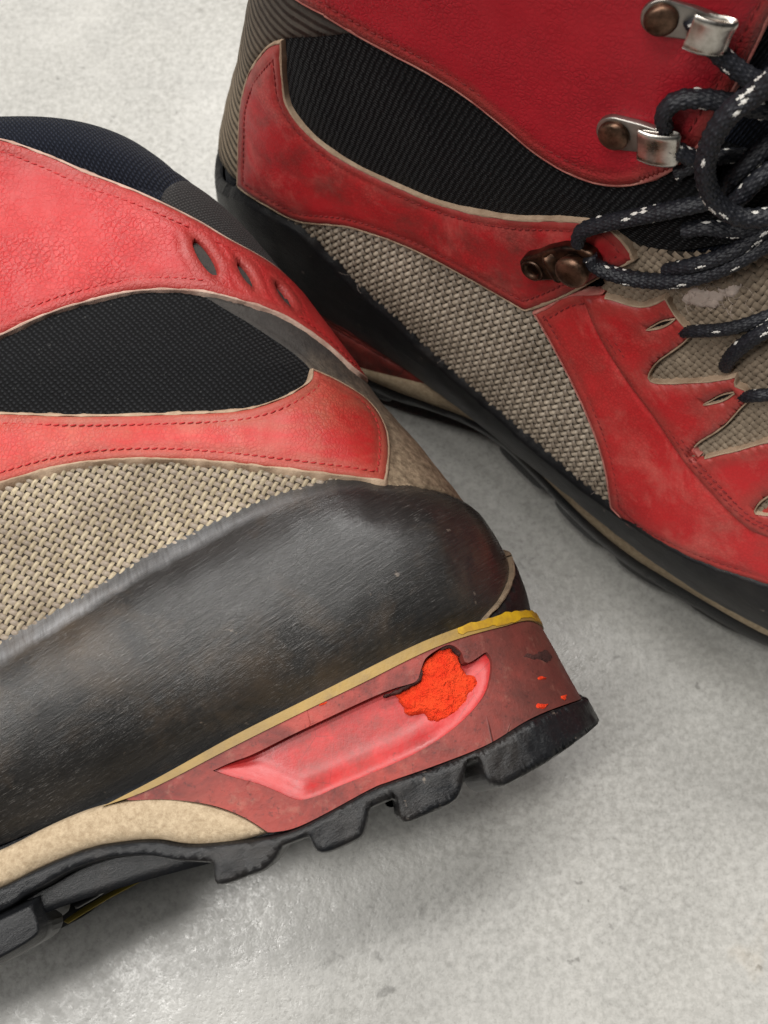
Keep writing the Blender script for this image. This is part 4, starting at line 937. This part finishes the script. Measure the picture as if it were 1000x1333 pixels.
lace_px([(950, 268, 5), (968, 252, 5.5), (988, 232, 6), (1025, 205, 6)], 25, .6)
lace_px([(1040, 80, 13), (1010, 100, 13), (980, 124, 12), (950, 147, 11.5), (928, 180, 11), (918, 218, 10.5), (925, 252, 10), (946, 274, 10), (975, 284, 10), (1030, 276, 10)], 28, .3)
lace_px([(752, 318, 5.5), (757, 302, 5.2), (782, 292, 5), (830, 282, 4.6), (880, 272, 4.6), (925, 262, 4.6)], 21, .7)
lace_px([(768, 334, 5), (776, 346, 5), (800, 357, 5), (840, 365, 5), (884, 365, 5), (930, 354, 5), (970, 335, 5.5), (1025, 302, 6)], 22, .4)
lace_px([(868, 352, 3), (900, 346, 4.5), (940, 334, 5), (975, 316, 5), (1025, 282, 5)], 22, .8)
lace_px([(890, 432, 1.0), (906, 431, 3), (940, 429, 3.4), (975, 421, 3.6), (1025, 402, 4)], 18, .2)
lace_px([(944, 478, 1.0), (952, 464, 3), (968, 449, 4), (990, 434, 5), (1030, 412, 6)], 19, .1)
lace_px([(930, 262, 3), (950, 232, 3.5), (972, 212, 4), (1000, 190, 4), (1030, 175, 4)], 24, .35)
lace_px([(890, 300, 2.5), (920, 296, 3), (955, 300, 3.5), (990, 296, 4), (1030, 280, 4)], 22, .65)
lace_px([(966, 516, 1), (984, 515, 3), (1005, 513, 3), (1040, 505, 3)], 18, .5)

# ------------------------------------------------------------------ worn felt and loose fibres
panel('felt_edge', RU, [(884, 384), (905, 374), (940, 372), (965, 366), (962, 382), (935, 393), (902, 396)], .0014, 'fuzz', BR, bev=.001, grid=.001, rag=.0012, wrinkle=.0008, wsc=200)
def fibres(name, px_list, parent, mat, ln=(.0012, .0032), r=.00004, lift=.0012):
    v, f = [], []
    for x, y in px_list:
        u, t = RU.px(x, y); p0 = RU.P(u, t)[0]; n_ = RU.N(u, t)[0]; p0 = p0+n_*lift
        d_ = rng.normal(size=3); d_ = d_-n_*(d_@n_)*.7; d_ /= np.linalg.norm(d_); c_ = rng.normal(size=3)*.9; L_ = rng.uniform(*ln); pts = []
        for k_ in range(7):
            a = k_/6; pts.append(p0+d_*L_*a+c_*L_*a*a*.5+n_*L_*.35*sin(pi*a))
        pts = np.array(pts); T, N, B = tube_frames(pts); n0 = len(v)
        for p_, a, b_ in zip(pts, N, B):
            for j in range(3): v.append(p_+r*(a*cos(j*2*pi/3)+b_*sin(j*2*pi/3)))
        for k_ in range(6):
            for j in range(3): f.append((n0+k_*3+j, n0+k_*3+(j+1) % 3, n0+k_*3+3+(j+1) % 3, n0+k_*3+3+j))
    return link(name, mesh(name, v, f, mat), parent, kind='stuff')
spots = [(rng.uniform(885, 975), rng.uniform(362, 398)) for _ in range(50)]
for _ in range(30):
    a = rng.uniform(0, 1); spots.append((460+330*a+rng.normal(0, 5), 355+290*a+rng.normal(0, 5)-8))
fibres('lint', spots, BR, 'fuzz')

toe_panels(RU, BR, 19.0, 'leather_vamp')
panel('vamp', RU, [(698, 402, 'c'), (720, 440), (746, 490), (771, 545), (788, 595), (799, 655, 'c'), (830, 684), (880, 712), (940, 738), (1000, 757), (1100, 790, 'c'), (1040, 640), (981, 512, 'c'), (906, 426), (872, 379, 'c'), (740, 380)], .0018, 'leather_vamp', BR, mirror=True, grid=.003, wrinkle=.0004)
